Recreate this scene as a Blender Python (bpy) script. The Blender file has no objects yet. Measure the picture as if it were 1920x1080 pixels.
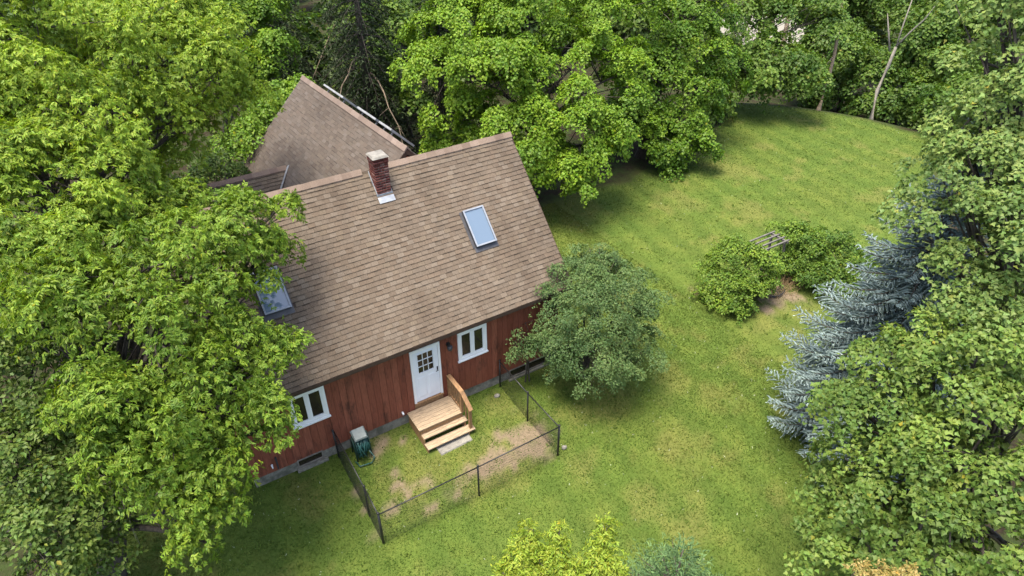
import bpy, math, random
import numpy as np
from math import radians, sin, cos, pi, sqrt
from mathutils import Vector, Matrix

# ------------------------------------------------------------------ camera, world, sun, exposure
scene = bpy.context.scene
COL = scene.collection
F_PX, PITCH, YAW, ROLL = 1297.9, radians(35.60), radians(31.93), radians(-0.20)
CAM = np.array([-5.583, -14.702, 16.293])
FW = np.array([sin(YAW) * cos(PITCH), cos(YAW) * cos(PITCH), -sin(PITCH)])
_r = np.array([cos(YAW), -sin(YAW), 0.0]); _u = np.cross(_r, FW)
RT = _r * cos(ROLL) + _u * sin(ROLL); UP = -_r * sin(ROLL) + _u * cos(ROLL)
cd = bpy.data.cameras.new("camera"); cam = bpy.data.objects.new("camera", cd); COL.objects.link(cam)
m = Matrix.Identity(4)
for i in range(3):
    m[i][0], m[i][1], m[i][2], m[i][3] = RT[i], UP[i], -FW[i], CAM[i]
cam.matrix_world = m
cd.sensor_width = 36.0; cd.lens = F_PX / 1920 * 36.0; cd.clip_start = 0.1; cd.clip_end = 2000
scene.camera = cam

SUN_DIR = np.array([-0.20, 0.0, 1.0]); SUN_DIR = SUN_DIR / np.linalg.norm(SUN_DIR)   # towards the sun
world = bpy.data.worlds.new("World"); scene.world = world; world.use_nodes = True
wn = world.node_tree.nodes; wl = world.node_tree.links
sky = wn.new("ShaderNodeTexSky"); sky.sky_type = 'NISHITA'; sky.sun_disc = False
sky.sun_elevation = math.asin(SUN_DIR[2]); sky.sun_rotation = math.atan2(SUN_DIR[0], SUN_DIR[1])
sky.air_density = 1.0; sky.dust_density = 4.0; sky.ozone_density = 0.6
wl.new(sky.outputs[0], wn["Background"].inputs[0]); wn["Background"].inputs[1].default_value = 0.15
sd = bpy.data.lights.new("sun", 'SUN'); sd.energy = 2.3; sd.angle = radians(24); sd.color = (1.0, 0.93, 0.79)
sun = bpy.data.objects.new("sun", sd); COL.objects.link(sun)
sun.rotation_euler = Vector(SUN_DIR).to_track_quat('Z', 'Y').to_euler(); sun.location = (-20, -4, 40)
scene.view_settings.view_transform = 'Standard'; scene.view_settings.look = 'None'
scene.view_settings.exposure = 1.60; scene.view_settings.gamma = 1.0
scene.render.engine = 'CYCLES'
scene.cycles.max_bounces = 6; scene.cycles.diffuse_bounces = 3; scene.cycles.transmission_bounces = 4
scene.cycles.transparent_max_bounces = 4; scene.cycles.use_denoising = True
scene.cycles.sample_clamp_indirect = 6

rng = np.random.default_rng(7)
random.seed(7)

def nrm(v):
    v = np.asarray(v, float); return v / np.maximum(np.linalg.norm(v, axis=-1, keepdims=True), 1e-9)

def at(px, py, d):
    """world point at distance d along the view through photo pixel (px, py)"""
    v = FW * F_PX + RT * (px - 960) + UP * (540 - py)
    return CAM + v / np.linalg.norm(v) * d

def ground_at(px, py, z=0.0):
    v = FW * F_PX + RT * (px - 960) + UP * (540 - py)
    return CAM + v * ((z - CAM[2]) / v[2])

# ------------------------------------------------------------------ materials
def new_mat(name):
    mt = bpy.data.materials.new(name); mt.use_nodes = True
    nt = mt.node_tree; return mt, nt.nodes, nt.links, nt.nodes["Principled BSDF"]

def noise_node(n, l, scale, detail=4, vec=None, stretch=None, rough=0.55):
    t = n.new("ShaderNodeTexNoise"); t.inputs["Scale"].default_value = scale; t.inputs["Detail"].default_value = detail
    t.inputs["Roughness"].default_value = rough
    if vec is None:
        g = n.new("ShaderNodeNewGeometry"); vec = g.outputs["Position"]
    if stretch:
        mp = n.new("ShaderNodeMapping"); mp.inputs["Scale"].default_value = stretch
        l.new(vec, mp.inputs[0]); vec = mp.outputs[0]
    l.new(vec, t.inputs["Vector"]); return t.outputs[0]

def ramp(n, l, fac, stops):
    r = n.new("ShaderNodeValToRGB"); e = r.color_ramp.elements
    while len(e) < len(stops): e.new(0.5)
    for el, (p, c) in zip(e, stops):
        el.position = p; el.color = (*c, 1) if len(c) == 3 else c
    l.new(fac, r.inputs[0]); return r.outputs[0]

def mix(n, l, a, b, fac, mode='MIX'):
    x = n.new("ShaderNodeMix"); x.data_type = 'RGBA'; x.blend_type = mode
    for s, v in ((x.inputs[6], a), (x.inputs[7], b), (x.inputs[0], fac)):
        if isinstance(v, (tuple, list)): s.default_value = (*v, 1)
        elif isinstance(v, (int, float)): s.default_value = v
        else: l.new(v, s)
    return x.outputs[2]

def bump(n, l, b, h, strength, dist=0.02):
    k = n.new("ShaderNodeBump"); k.inputs["Strength"].default_value = strength; k.inputs["Distance"].default_value = dist
    l.new(h, k.inputs["Height"]); l.new(k.outputs[0], b.inputs["Normal"])

def simple(name, c, rough=0.6, var=0.25, scale=6, metallic=0.0, stretch=None, bmp=0.0, spec=None):
    mt, n, l, b = new_mat(name)
    f = noise_node(n, l, scale, 5, stretch=stretch)
    lo = tuple(x * (1 - var) for x in c); hi = tuple(min(1, x * (1 + var)) for x in c)
    l.new(ramp(n, l, f, [(0.3, lo), (0.7, hi)]), b.inputs["Base Color"])
    b.inputs["Roughness"].default_value = rough; b.inputs["Metallic"].default_value = metallic
    if spec is not None: b.inputs["Specular IOR Level"].default_value = spec
    if bmp: bump(n, l, b, noise_node(n, l, scale * 4, 4, stretch=stretch), bmp)
    return mt

def leaf_mat(name, trans=0.36, rough=0.5, spec=0.25):
    mt, n, l, b = new_mat(name)
    a = n.new("ShaderNodeAttribute"); a.attribute_name = "col"
    l.new(a.outputs["Color"], b.inputs["Base Color"])
    b.inputs["Roughness"].default_value = rough; b.inputs["Specular IOR Level"].default_value = spec
    tr = n.new("ShaderNodeBsdfTranslucent")
    tc = mix(n, l, a.outputs["Color"], (1.0, 1.0, 0.45), 1.0, 'MULTIPLY'); l.new(tc, tr.inputs["Color"])
    ms = n.new("ShaderNodeMixShader"); ms.inputs[0].default_value = trans
    l.new(b.outputs[0], ms.inputs[1]); l.new(tr.outputs[0], ms.inputs[2])
    l.new(ms.outputs[0], n["Material Output"].inputs["Surface"]); return mt

def attr_mat(name, rough=0.9, stain=True, stainc=(0.55, 0.53, 0.52), grit=0.35):
    mt, n, l, b = new_mat(name)
    a = n.new("ShaderNodeAttribute"); a.attribute_name = "col"
    f = noise_node(n, l, 0.55, 5, stretch=(1.5, 0.55, 0.55))
    c = a.outputs["Color"]
    if stain: c = mix(n, l, c, stainc, ramp(n, l, f, [(0.46, (0, 0, 0)), (0.76, (0.75, 0.75, 0.75))]), 'MULTIPLY')
    g = noise_node(n, l, 45, 3)
    c = mix(n, l, c, ramp(n, l, g, [(0.3, (1 - grit,) * 3), (0.7, (1 + 0 * grit,) * 3)]), 1.0, 'MULTIPLY')
    l.new(c, b.inputs["Base Color"]); b.inputs["Roughness"].default_value = rough
    b.inputs["Specular IOR Level"].default_value = 0.15
    bump(n, l, b, g, 0.5, 0.01); return mt

def board_mat():
    mt, n, l, b = new_mat("red stained siding")
    oi = n.new("ShaderNodeObjectInfo")
    base = ramp(n, l, oi.outputs["Random"], [(0.0, (0.190, 0.056, 0.033)), (0.5, (0.222, 0.070, 0.042)), (1.0, (0.262, 0.088, 0.052))])
    grain = noise_node(n, l, 7, 6, stretch=(6, 6, 0.5), rough=0.65)
    c = mix(n, l, base, ramp(n, l, grain, [(0.3, (0.62, 0.58, 0.56)), (0.65, (1.1, 1.1, 1.1))]), 1.0, 'MULTIPLY')
    blotch = noise_node(n, l, 1.25, 6, stretch=(2.2, 2.2, 0.75), rough=0.72)
    c = mix(n, l, c, (0.035, 0.015, 0.011), ramp(n, l, blotch, [(0.52, (0, 0, 0)), (0.68, (0.8, 0.8, 0.8))]))
    fade = noise_node(n, l, 0.9, 3, stretch=(1, 1, 0.6))
    c = mix(n, l, c, (0.24, 0.085, 0.045), ramp(n, l, fade, [(0.55, (0, 0, 0)), (0.8, (0.45, 0.45, 0.45))]))
    l.new(c, b.inputs["Base Color"]); b.inputs["Roughness"].default_value = 0.7; b.inputs["Specular IOR Level"].default_value = 0.25
    bump(n, l, b, grain, 0.35, 0.01); return mt

def glass_mat(name, c=(0.02, 0.02, 0.018), rough=0.06, spec=0.5):
    mt, n, l, b = new_mat(name)
    b.inputs["Base Color"].default_value = (*c, 1); b.inputs["Roughness"].default_value = rough
    b.inputs["Specular IOR Level"].default_value = spec
    return mt

def concrete_mat():
    mt, n, l, b = new_mat("mossy concrete")
    f = noise_node(n, l, 2.2, 6, rough=0.7); g = noise_node(n, l, 9, 5)
    c = ramp(n, l, g, [(0.3, (0.12, 0.112, 0.09)), (0.7, (0.25, 0.235, 0.195))])
    c = mix(n, l, c, (0.055, 0.06, 0.04), ramp(n, l, f, [(0.46, (0, 0, 0)), (0.62, (0.8, 0.8, 0.8))]))
    l.new(c, b.inputs["Base Color"]); b.inputs["Roughness"].default_value = 0.95
    bump(n, l, b, g, 0.4); return mt

def ground_mat():
    mt, n, l, b = new_mat("lawn and forest floor")
    a = n.new("ShaderNodeAttribute"); a.attribute_name = "mask"
    sep = n.new("ShaderNodeSeparateColor"); l.new(a.outputs["Color"], sep.inputs[0])
    big = noise_node(n, l, 0.22, 4, rough=0.6); mid = noise_node(n, l, 1.1, 5, rough=0.65); fine = noise_node(n, l, 11, 5, rough=0.75)
    vf = noise_node(n, l, 45, 3, rough=0.8)
    c = ramp(n, l, mid, [(0.25, (0.060, 0.096, 0.018)), (0.5, (0.078, 0.115, 0.022)), (0.75, (0.106, 0.133, 0.028))])
    c = mix(n, l, c, (0.145, 0.133, 0.032), ramp(n, l, big, [(0.46, (0, 0, 0)), (0.76, (0.32, 0.32, 0.32))]))
    wv = n.new("ShaderNodeTexWave"); wv.bands_direction = 'X'; wv.inputs["Scale"].default_value = 0.24; wv.inputs["Distortion"].default_value = 2.2; wv.inputs["Detail"].default_value = 2
    gp = n.new("ShaderNodeNewGeometry"); mp = n.new("ShaderNodeMapping"); mp.inputs["Rotation"].default_value = (0, 0, radians(5)); l.new(gp.outputs["Position"], mp.inputs[0]); l.new(mp.outputs[0], wv.inputs["Vector"])
    c = mix(n, l, c, ramp(n, l, wv.outputs[0], [(0.2, (0.88, 0.91, 0.9)), (0.8, (1.07, 1.06, 1.04))]), 1.0, 'MULTIPLY')
    c = mix(n, l, c, (0.20, 0.165, 0.06), sep.outputs[2])
    c = mix(n, l, c, ramp(n, l, fine, [(0.25, (0.72, 0.76, 0.7)), (0.55, (1.0, 1.0, 1.0)), (0.78, (1.22, 1.18, 1.15))]), 1.0, 'MULTIPLY')
    c = mix(n, l, c, ramp(n, l, vf, [(0.3, (0.76, 0.79, 0.75)), (0.7, (1.14, 1.14, 1.1))]), 1.0, 'MULTIPLY')
    dirt = ramp(n, l, fine, [(0.25, (0.105, 0.080, 0.054)), (0.55, (0.178, 0.134, 0.094)), (0.8, (0.26, 0.20, 0.145))])
    c = mix(n, l, c, dirt, sep.outputs[1])
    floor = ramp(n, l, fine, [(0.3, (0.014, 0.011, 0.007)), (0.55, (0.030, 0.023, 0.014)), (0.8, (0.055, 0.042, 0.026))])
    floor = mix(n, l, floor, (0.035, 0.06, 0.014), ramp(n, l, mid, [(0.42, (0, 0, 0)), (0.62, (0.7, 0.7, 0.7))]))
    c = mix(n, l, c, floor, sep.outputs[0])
    l.new(c, b.inputs["Base Color"]); b.inputs["Roughness"].default_value = 0.95; b.inputs["Specular IOR Level"].default_value = 0.1
    bump(n, l, b, fine, 0.6, 0.05); return mt

M = {
    'leaf': leaf_mat("leaves"), 'needle': leaf_mat("needles", 0.12, 0.6, 0.2), 'grass': leaf_mat("grass blades", 0.25, 0.7, 0.1),
    'bark': simple("grey brown bark", (0.055, 0.045, 0.035), 0.95, 0.45, 5, stretch=(3, 3, 0.6), bmp=0.6),
    'palebark': simple("pale weathered wood", (0.16, 0.145, 0.12), 0.9, 0.3, 5),
    'tanbark': simple("tan bark", (0.15, 0.115, 0.08), 0.95, 0.4, 4, bmp=0.5),
    'shingle': attr_mat("asphalt shingles"), 'brick': attr_mat("chimney brick", 0.9, True, (0.5, 0.4, 0.4), 0.4),
    'board': board_mat(), 'concrete': concrete_mat(), 'ground': ground_mat(),
    'white': simple("white vinyl", (0.76, 0.77, 0.78), 0.4, 0.04, 3), 'door': simple("white painted door", (0.72, 0.75, 0.80), 0.4, 0.03, 2),
    'glass': glass_mat("window glass", (0.022, 0.018, 0.012), 0.05, 0.5),
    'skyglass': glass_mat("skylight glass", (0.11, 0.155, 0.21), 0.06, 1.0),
    'panelglass': glass_mat("roof panel glass", (0.012, 0.014, 0.018), 0.12, 0.5),
    'wood': simple("new deck timber", (0.30, 0.222, 0.142), 0.75, 0.4, 5, stretch=(1, 8, 8), bmp=0.15),
    'woodrail': simple("stained rail timber", (0.24, 0.135, 0.062), 0.7, 0.35, 6, stretch=(6, 2, 2), bmp=0.15),
    'woodgrey': simple("weathered grey timber", (0.105, 0.098, 0.085), 0.9, 0.35, 7, bmp=0.3),
    'fascia': simple("dark brown fascia", (0.05, 0.028, 0.018), 0.8, 0.3, 6),
    'blackmetal': simple("black coated steel", (0.012, 0.012, 0.013), 0.45, 0.3, 4),
    'darkmetal': simple("dark flashing", (0.045, 0.045, 0.05), 0.5, 0.3, 8),
    'alu': simple("aluminium trim", (0.24, 0.26, 0.29), 0.45, 0.15, 6, metallic=0.2),
    'darkalu': simple("weathered aluminium", (0.20, 0.205, 0.21), 0.5, 0.2, 6),
    'lead': simple("bright flashing", (0.27, 0.29, 0.32), 0.5, 0.2, 9),
    'cap': simple("chimney cap mortar", (0.17, 0.16, 0.14), 0.95, 0.35, 7), 'mortar': simple("mortar", (0.30, 0.26, 0.23), 0.95, 0.25, 12),
    'hose': simple("dark green hose", (0.018, 0.07, 0.062), 0.4, 0.3, 7), 'reelgreen': simple("dark green plastic", (0.014, 0.045, 0.036), 0.5, 0.2, 5),
    'greyplastic': simple("pale grey plastic", (0.16, 0.19, 0.18), 0.5, 0.15, 5),
    'blackhose': simple("black irrigation hose", (0.02, 0.022, 0.03), 0.45, 0.3, 5),
    'stone': simple("grey stone", (0.19, 0.18, 0.155), 0.95, 0.3, 8, bmp=0.5),
    'thatch': simple("dry stalks", (0.25, 0.17, 0.09), 0.95, 0.35, 9),
    'gravel': simple("pale gravel", (0.20, 0.185, 0.15), 0.95, 0.15, 3),
}

# ------------------------------------------------------------------ mesh helpers
def mesh_np(name, V, T, mat, col=None, smooth=False):
    """mesh from arrays of vertices and equal-size faces, with an optional per-vertex colour"""
    me = bpy.data.meshes.new(name); k = T.shape[1]
    me.vertices.add(len(V)); me.vertices.foreach_set("co", np.ascontiguousarray(V, np.float32).ravel())
    me.loops.add(T.size); me.loops.foreach_set("vertex_index", np.ascontiguousarray(T, np.int32).ravel())
    me.polygons.add(len(T)); me.polygons.foreach_set("loop_start", np.arange(0, T.size, k, dtype=np.int32))
    if smooth: me.polygons.foreach_set("use_smooth", np.ones(len(T), dtype=bool))
    if col is not None:
        a = me.attributes.new("col", 'FLOAT_COLOR', 'POINT')
        c4 = np.ones((len(V), 4), np.float32); c4[:, :3] = col; a.data.foreach_set("color", c4.ravel())
    me.update(calc_edges=True)
    me.materials.append(mat); return me

def base_of(parent):
    p = np.zeros(3)
    while parent is not None:
        p = p + np.array(parent.location); parent = parent.parent
    return p

def link(name, me, parent=None, loc=None):
    o = bpy.data.objects.new(name, me); COL.objects.link(o)
    if parent is not None: o.parent = parent
    if loc is not None: o.location = tuple(np.asarray(loc) - (base_of(parent) if parent is not None else 0))
    return o

def tag(o, label=None, cat=None, group=None, kind=None):
    for k, v in (("label", label), ("category", cat), ("group", group), ("kind", kind)):
        if v: o[k] = v
    return o

def thing(name, label, cat, loc, group=None):
    o = bpy.data.objects.new(name, None); COL.objects.link(o); o.location = tuple(loc); o.empty_display_size = 0.2
    return tag(o, label, cat, group)

class MB:
    """collects shapes in world coordinates; build() links them as one mesh object"""
    def __init__(s): s.v = []; s.f = []
    def add(s, vs, fs):
        o = len(s.v); s.v += [tuple(map(float, v)) for v in vs]; s.f += [tuple(i + o for i in f) for f in fs]
    def box(s, x0, x1, y0, y1, z0, z1):
        s.add([(x0, y0, z0), (x1, y0, z0), (x1, y1, z0), (x0, y1, z0), (x0, y0, z1), (x1, y0, z1), (x1, y1, z1), (x0, y1, z1)],
              [(3, 2, 1, 0), (4, 5, 6, 7), (0, 1, 5, 4), (1, 2, 6, 5), (2, 3, 7, 6), (3, 0, 4, 7)]); return s
    def hexa(s, pts):
        s.add(pts, [(3, 2, 1, 0), (4, 5, 6, 7), (0, 1, 5, 4), (1, 2, 6, 5), (2, 3, 7, 6), (3, 0, 4, 7)]); return s
    def obox(s, o, e1, e2, e3):
        o, e1, e2, e3 = map(np.asarray, (o, e1, e2, e3))
        return s.hexa([o, o + e1, o + e1 + e2, o + e2, o + e3, o + e1 + e3, o + e1 + e2 + e3, o + e2 + e3])
    def beam(s, a, b, w, h, up=(0, 0, 1)):
        a, b = np.asarray(a, float), np.asarray(b, float); d = nrm(b - a); sx = nrm(np.cross(d, up)); uz = np.cross(sx, d)
        return s.obox(a - sx * w / 2 - uz * h / 2, b - a, sx * w, uz * h)
    def tube(s, pts, rad, n=6, cap=True):
        pts = [np.asarray(p, float) for p in pts]; k = len(pts)
        if np.isscalar(rad): rad = [rad] * k
        o = len(s.v); ref = np.array([0.31, 0.17, 0.93])
        for i, p in enumerate(pts):
            t = nrm(pts[min(i + 1, k - 1)] - pts[max(i - 1, 0)])
            a = np.cross(t, ref)
            if np.linalg.norm(a) < 0.05: a = np.cross(t, [1, 0, 0])
            a = nrm(a); b = np.cross(t, a)
            for j in range(n):
                q = p + (a * cos(2 * pi * j / n) + b * sin(2 * pi * j / n)) * rad[i]; s.v.append(tuple(q))
        for i in range(k - 1):
            for j in range(n):
                s.f.append((o + i * n + j, o + i * n + (j + 1) % n, o + (i + 1) * n + (j + 1) % n, o + (i + 1) * n + j))
        if cap:
            s.f.append(tuple(o + j for j in range(n))[::-1]); s.f.append(tuple(o + (k - 1) * n + j for j in range(n)))
        return s
    def build(s, name, mat, parent=None, smooth=False):
        b = base_of(parent) if parent is not None else np.zeros(3)
        me = bpy.data.meshes.new(name); me.from_pydata([tuple(np.array(v) - b) for v in s.v], [], s.f)
        me.materials.append(mat)
        if smooth: me.polygons.foreach_set("use_smooth", np.ones(len(me.polygons), dtype=bool))
        me.update(); return link(name, me, parent)

def bez(a, b, c, n=6):
    return [(1 - t) ** 2 * a + 2 * t * (1 - t) * b + t * t * c for t in np.linspace(0, 1, n)]

# value noise in numpy (for terrain masks)
_perm = np.random.default_rng(3).random((64, 64))
def vnoise(x, y):
    xi = np.floor(x).astype(int); yi = np.floor(y).astype(int); fx = x - xi; fy = y - yi
    fx = fx * fx * (3 - 2 * fx); fy = fy * fy * (3 - 2 * fy); g = lambda i, j: _perm[i % 64, j % 64]
    return (g(xi, yi) * (1 - fx) + g(xi + 1, yi) * fx) * (1 - fy) + (g(xi, yi + 1) * (1 - fx) + g(xi + 1, yi + 1) * fx) * fy
def fbm(x, y, s=1.0, o=4):
    t = 0; a = 0.5; n = 0
    for k in range(o):
        t = t + a * vnoise(x * s + 17.3 * k, y * s - 9.1 * k); n += a; a *= 0.55; s *= 2.03
    return t / n
def sstep(a, b, x):
    t = np.clip((x - a) / (b - a), 0, 1); return t * t * (3 - 2 * t)

# ------------------------------------------------------------------ terrain
HX0, HX1, HY1 = -5.05, 5.40, 6.86          # house footprint (front wall on y = 0)
def height(x, y):
    x = np.asarray(x, float); y = np.asarray(y, float)
    dx = np.maximum(np.maximum(HX0 - x, x - HX1), 0); dy = np.maximum(np.maximum(-y, y - HY1), 0)
    d = np.hypot(dx, dy)
    z = 0.15 * np.exp(-d / 1.1) - 0.02
    rr = np.hypot(x - 20, y - 2) - 14.9
    drop = np.where(rr > 0, 0.42 * rr * sstep(0, 3.0, rr), 0); drop = 7.0 * (1 - np.exp(-drop / 7.0))
    sect = sstep(20, 27, x) * sstep(-14, -4, y)
    z = z - drop * sect
    z = z + (fbm(x, y, 0.25, 3) - 0.5) * 0.16 * sstep(1.5, 6, d)
    return z
def hz(x, y): return float(height(np.array([x]), np.array([y]))[0])

DIRT = [(2.75, -2.35, 0.62), (2.25, -2.6, 0.5), (1.75, -2.65, 0.5), (1.1, -2.6, 0.42), (0.55, -2.72, 0.36), (0.1, -2.8, 0.32), (-1.5, -1.55, 0.2), (-1.6, -1.9, 0.18),
        (-1.35, -2.4, 0.26), (-0.85, -2.35, 0.2), (-0.6, -2.85, 0.2), (-2.75, -3.1, 0.2), (-2.66, -1.6, 0.16), (-2.68, -2.2, 0.16), (3.0, -1.2, 0.2), (3.02, -2.6, 0.3), (1.9, -1.9, 0.35),
        (12.5, 0.5, 0.22), (14.7, -1.55, 0.6), (15.5, -1.6, 0.6), (14.2, -1.9, 0.35), (15.2, -0.6, 0.8), (-1.25, -.3, 0.28), (-.75, -.45, .2), (-1.6, -.5, .2), (2.6, -3.0, .4), (1.4, -3.0, .35), (-.2, -3.1, .25), (-2.0, -2.6, .2), (-1.0, -3.1, .2)]
DRY = [(-1.2, -0.35, 0.9), (2.4, -0.8, 0.7), (5.6, -1.9, 1.3), (7.2, -0.9, 0.7), (12.2, 8.9, 1.6), (9.5, 7.2, 0.9), (4.6, -7.4, 1.0), (-1.2, -2.3, 0.9), (1.2, -2.6, 1.3), (19.5, 4.2, 1.2),
       (22.0, 8.0, 1.5), (9.5, 1.5, 0.8), (12.6, 0.3, 0.7), (8.4, -2.6, 0.9), (9.2, -4.2, 0.8), (3.4, -4.2, 0.6), (6.4, -5.2, 0.9), (-4.0, -0.6, 0.7), (15, -2.4, 0.9), (17.5, 6.5, 1.2)]
def masks(x, y):
    wob = (fbm(x, y, 0.35, 4) - 0.5)
    rr = np.hypot(x - 20, y - 2) - 14.9
    f1 = sstep(0.0, 0.9, rr + wob * 0.9) * sstep(20, 24, x)
    yb = np.where(x < 22, 9.0, 9.0 + (x - 22) * 0.48)
    f2 = sstep(0, 1.6, (y - yb) + wob * 2.5) * (1 - sstep(26, 29, x))
    f3 = sstep(0, 1.6, -(x + 8.4) + wob * 2.5 - np.where(y > -2, 0, 0.3 * (-2 - y)))
    f4 = sstep(0, 1.5, (y - 4.5) + wob * 2) * sstep(0, 1.0, 5.2 - x)
    f5 = sstep(0, 2, (-y - 9.5) + (x - 7.5) * 0.5 + wob * 2) * sstep(6.5, 8, x)
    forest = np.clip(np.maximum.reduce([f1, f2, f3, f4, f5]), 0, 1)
    dirt = np.zeros_like(x); dry = np.zeros_like(x)
    e = (fbm(x + 40, y - 11, 3.6, 4) - 0.5) * 2.6
    for (a, b, r) in DIRT:
        dd = np.hypot(x - a, y - b) / r; dirt = np.maximum(dirt, .92 * (1 - sstep(0.35, 1.25, dd + e)))
    e2 = (fbm(x - 23, y + 31, 1.7, 4) - 0.5) * 2.0
    for (a, b, r) in DRY:
        dd = np.hypot(x - a, y - b) / r; dry = np.maximum(dry, 0.32 * (1 - sstep(0.2, 1.25, dd + e2)))
    dry = np.maximum(dry, 0.3 * sstep(0.60, 0.74, fbm(x + 5, y + 77, 0.9, 4)))
    return forest, dirt, dry

def axis(lo, hi, step, far):
    c = np.arange(lo, hi + 1e-6, step); out = []; s = step; p = hi
    while p < far: s *= 1.28; p += s; out.append(p)
    inn = []; s = step; p = lo
    while p > -far: s *= 1.28; p -= s; inn.append(p)
    return np.array(inn[::-1] + list(c) + out)
gx = axis(-12, 37, 0.24, 900); gy = axis(-13, 20, 0.24, 900)
GX, GY = np.meshgrid(gx, gy); nx, ny = len(gx), len(gy)
fx, fy = GX.ravel(), GY.ravel()
V = np.stack([fx, fy, height(fx, fy)], 1)
idx = np.arange(nx * ny).reshape(ny, nx)
T = np.stack([idx[:-1, :-1], idx[:-1, 1:], idx[1:, 1:], idx[1:, :-1]], -1).reshape(-1, 4)
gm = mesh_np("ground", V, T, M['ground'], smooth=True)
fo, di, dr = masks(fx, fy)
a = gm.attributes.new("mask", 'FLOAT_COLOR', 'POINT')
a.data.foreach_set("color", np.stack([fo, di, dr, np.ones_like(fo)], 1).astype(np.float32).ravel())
tag(link("ground", gm), "mown green lawn running into brown forest floor", "lawn", kind="structure")

# ------------------------------------------------------------------ the house
house = thing("house", "red wooden house with steep brown shingle roof and white windows", "house", (0.2, 3.4, 0))
S45 = 1.0026; RY, RZ = 3.43, 7.20; EY, EZ = -0.36, 3.40
RX0, RX1 = -5.35, 5.66
SL = nrm(np.array([0, RY - EY, RZ - EZ])); SN = nrm(np.cross([1, 0, 0], SL)); SLEN = sqrt((RY - EY) ** 2 + (RZ - EZ) ** 2)

# foundation
fb = MB(); fb.box(HX0 + .02, HX1 - .02, 0.03, HY1 - .03, -0.5, 0.53); fb.build("foundation", M['concrete'], house)

# walls: sheathing behind boards
core = MB(); core.box(HX0 + .03, HX1 - .03, 0.06, 0.16, 0.535, 3.42)
wall = core.build("wall", M['fascia'], house); tag(wall, "front wall of vertical red boards with dark stains")
OPEN = [(-3.65, -2.61, 1.80, 2.98), (0.0, 0.98, 0.64, 2.95), (1.60, 2.62, 1.84, 2.96)]
keys = sorted([HX0] + [v for o in OPEN for v in o[:2]] + [HX1])
bmesh_cache = {}
def board(x0, x1, z0, z1, parent, y=0.0):
    k = "board"
    if k not in bmesh_cache:
        v = [(0, 0, 0), (1, 0, 0), (1, .03, 0), (0, .03, 0), (0, 0, 1), (1, 0, 1), (1, .03, 1), (0, .03, 1)]
        me = bpy.data.meshes.new(k); me.from_pydata(v, [], [(3, 2, 1, 0), (4, 5, 6, 7), (0, 1, 5, 4), (1, 2, 6, 5), (2, 3, 7, 6), (3, 0, 4, 7)])
        me.materials.append(M['board']); bmesh_cache[k] = me
    o = link("board", bmesh_cache[k], parent, (x0 + .004, y + random.uniform(0, .007), z0)); o.scale = (x1 - x0 - .008, 1, z1 - z0)
for a_, b_ in zip(keys[:-1], keys[1:]):
    op = [o for o in OPEN if abs(o[0] - a_) < 1e-6]
    nb = max(1, round((b_ - a_) / 0.2))
    for i in range(nb):
        x0 = a_ + (b_ - a_) * i / nb; x1 = a_ + (b_ - a_) * (i + 1) / nb
        if op:
            board(x0, x1, op[0][3], 3.52, wall)
            if op[0][2] > 0.66: board(x0, x1, 0.50, op[0][2], wall)
            else: pass
        else:
            board(x0, x1, 0.50 + random.uniform(-.006, .006), 3.52, wall)
# gable and rear walls
def gable(x0, x1):
    g = MB(); zt = EZ + (0.02 - EY) * S45 - .22
    pts = [(0.04, 0.53), (HY1 - .02, 0.53), (HY1 - .02, zt), (RY, RZ - .22), (0.04, zt)]
    vs = [(x0, y, z) for y, z in pts] + [(x1, y, z) for y, z in pts]; n = 5
    g.add(vs, [tuple(range(n))[::-1], tuple(range(n, 2 * n))] + [(i, (i + 1) % n, n + (i + 1) % n, n + i) for i in range(n)])
    return g
gable(HX0, HX0 + .12).build("gable_wall", M['board'], house); gable(HX1 - .12, HX1).build("gable_wall", M['board'], house)
MB().box(HX0, HX1, HY1 - .12, HY1, 0.5, 3.52).build("rear_wall", M['board'], house)

# --- shingles
SHC = [(0.215, 0.150, 0.103), (0.228, 0.161, 0.112), (0.198, 0.136, 0.093), (0.248, 0.178, 0.125), (0.220, 0.151, 0.102), (0.182, 0.124, 0.085),
       (0.236, 0.166, 0.110), (0.212, 0.142, 0.095), (0.262, 0.192, 0.138), (0.203, 0.144, 0.101)]
EXPO, TAB, TH = 0.143, 0.205, 0.024
def tab_geo(u0, u1, v0, v1, o, ud, vd, nd, th):
    """a wedge-shaped shingle: thick at its butt, thin where the next course covers it"""
    P = lambda u, v, h: o + ud * u + vd * v + nd * h
    top = [P(u0, v0, th), P(u1, v0, th), P(u1, v1, .004), P(u0, v1, .004)]
    bot = [P(u0, v0, .001), P(u1, v0, .001), P(u1, v1, .001), P(u0, v1, .001)]
    return bot + top
SHC = [tuple((np.array(c) * .65 + np.array((.215, .153, .106)) * .35) * np.array((.70, .775, .83))) for c in SHC]
TABF = np.array([(0, 1, 2, 3), (4, 5, 6, 7), (8, 9, 10, 11), (12, 13, 14, 15), (16, 17, 18, 19)])
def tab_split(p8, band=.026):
    """vertices split by face: plain field, a painted course-shadow strip at its head, butt edge, two sides"""
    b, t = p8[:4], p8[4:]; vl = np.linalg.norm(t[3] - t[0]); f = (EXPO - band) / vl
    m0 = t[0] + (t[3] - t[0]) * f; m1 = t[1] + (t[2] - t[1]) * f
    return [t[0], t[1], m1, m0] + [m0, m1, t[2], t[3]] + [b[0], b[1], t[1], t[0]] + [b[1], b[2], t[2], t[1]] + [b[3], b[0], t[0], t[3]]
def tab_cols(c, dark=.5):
    c = np.array(c); return [c] * 4 + [c * dark] * 4 + [c * .2] * 4 + [c * .8] * 8  # head strip darkened to paint in the shadow line below the next course
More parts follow.
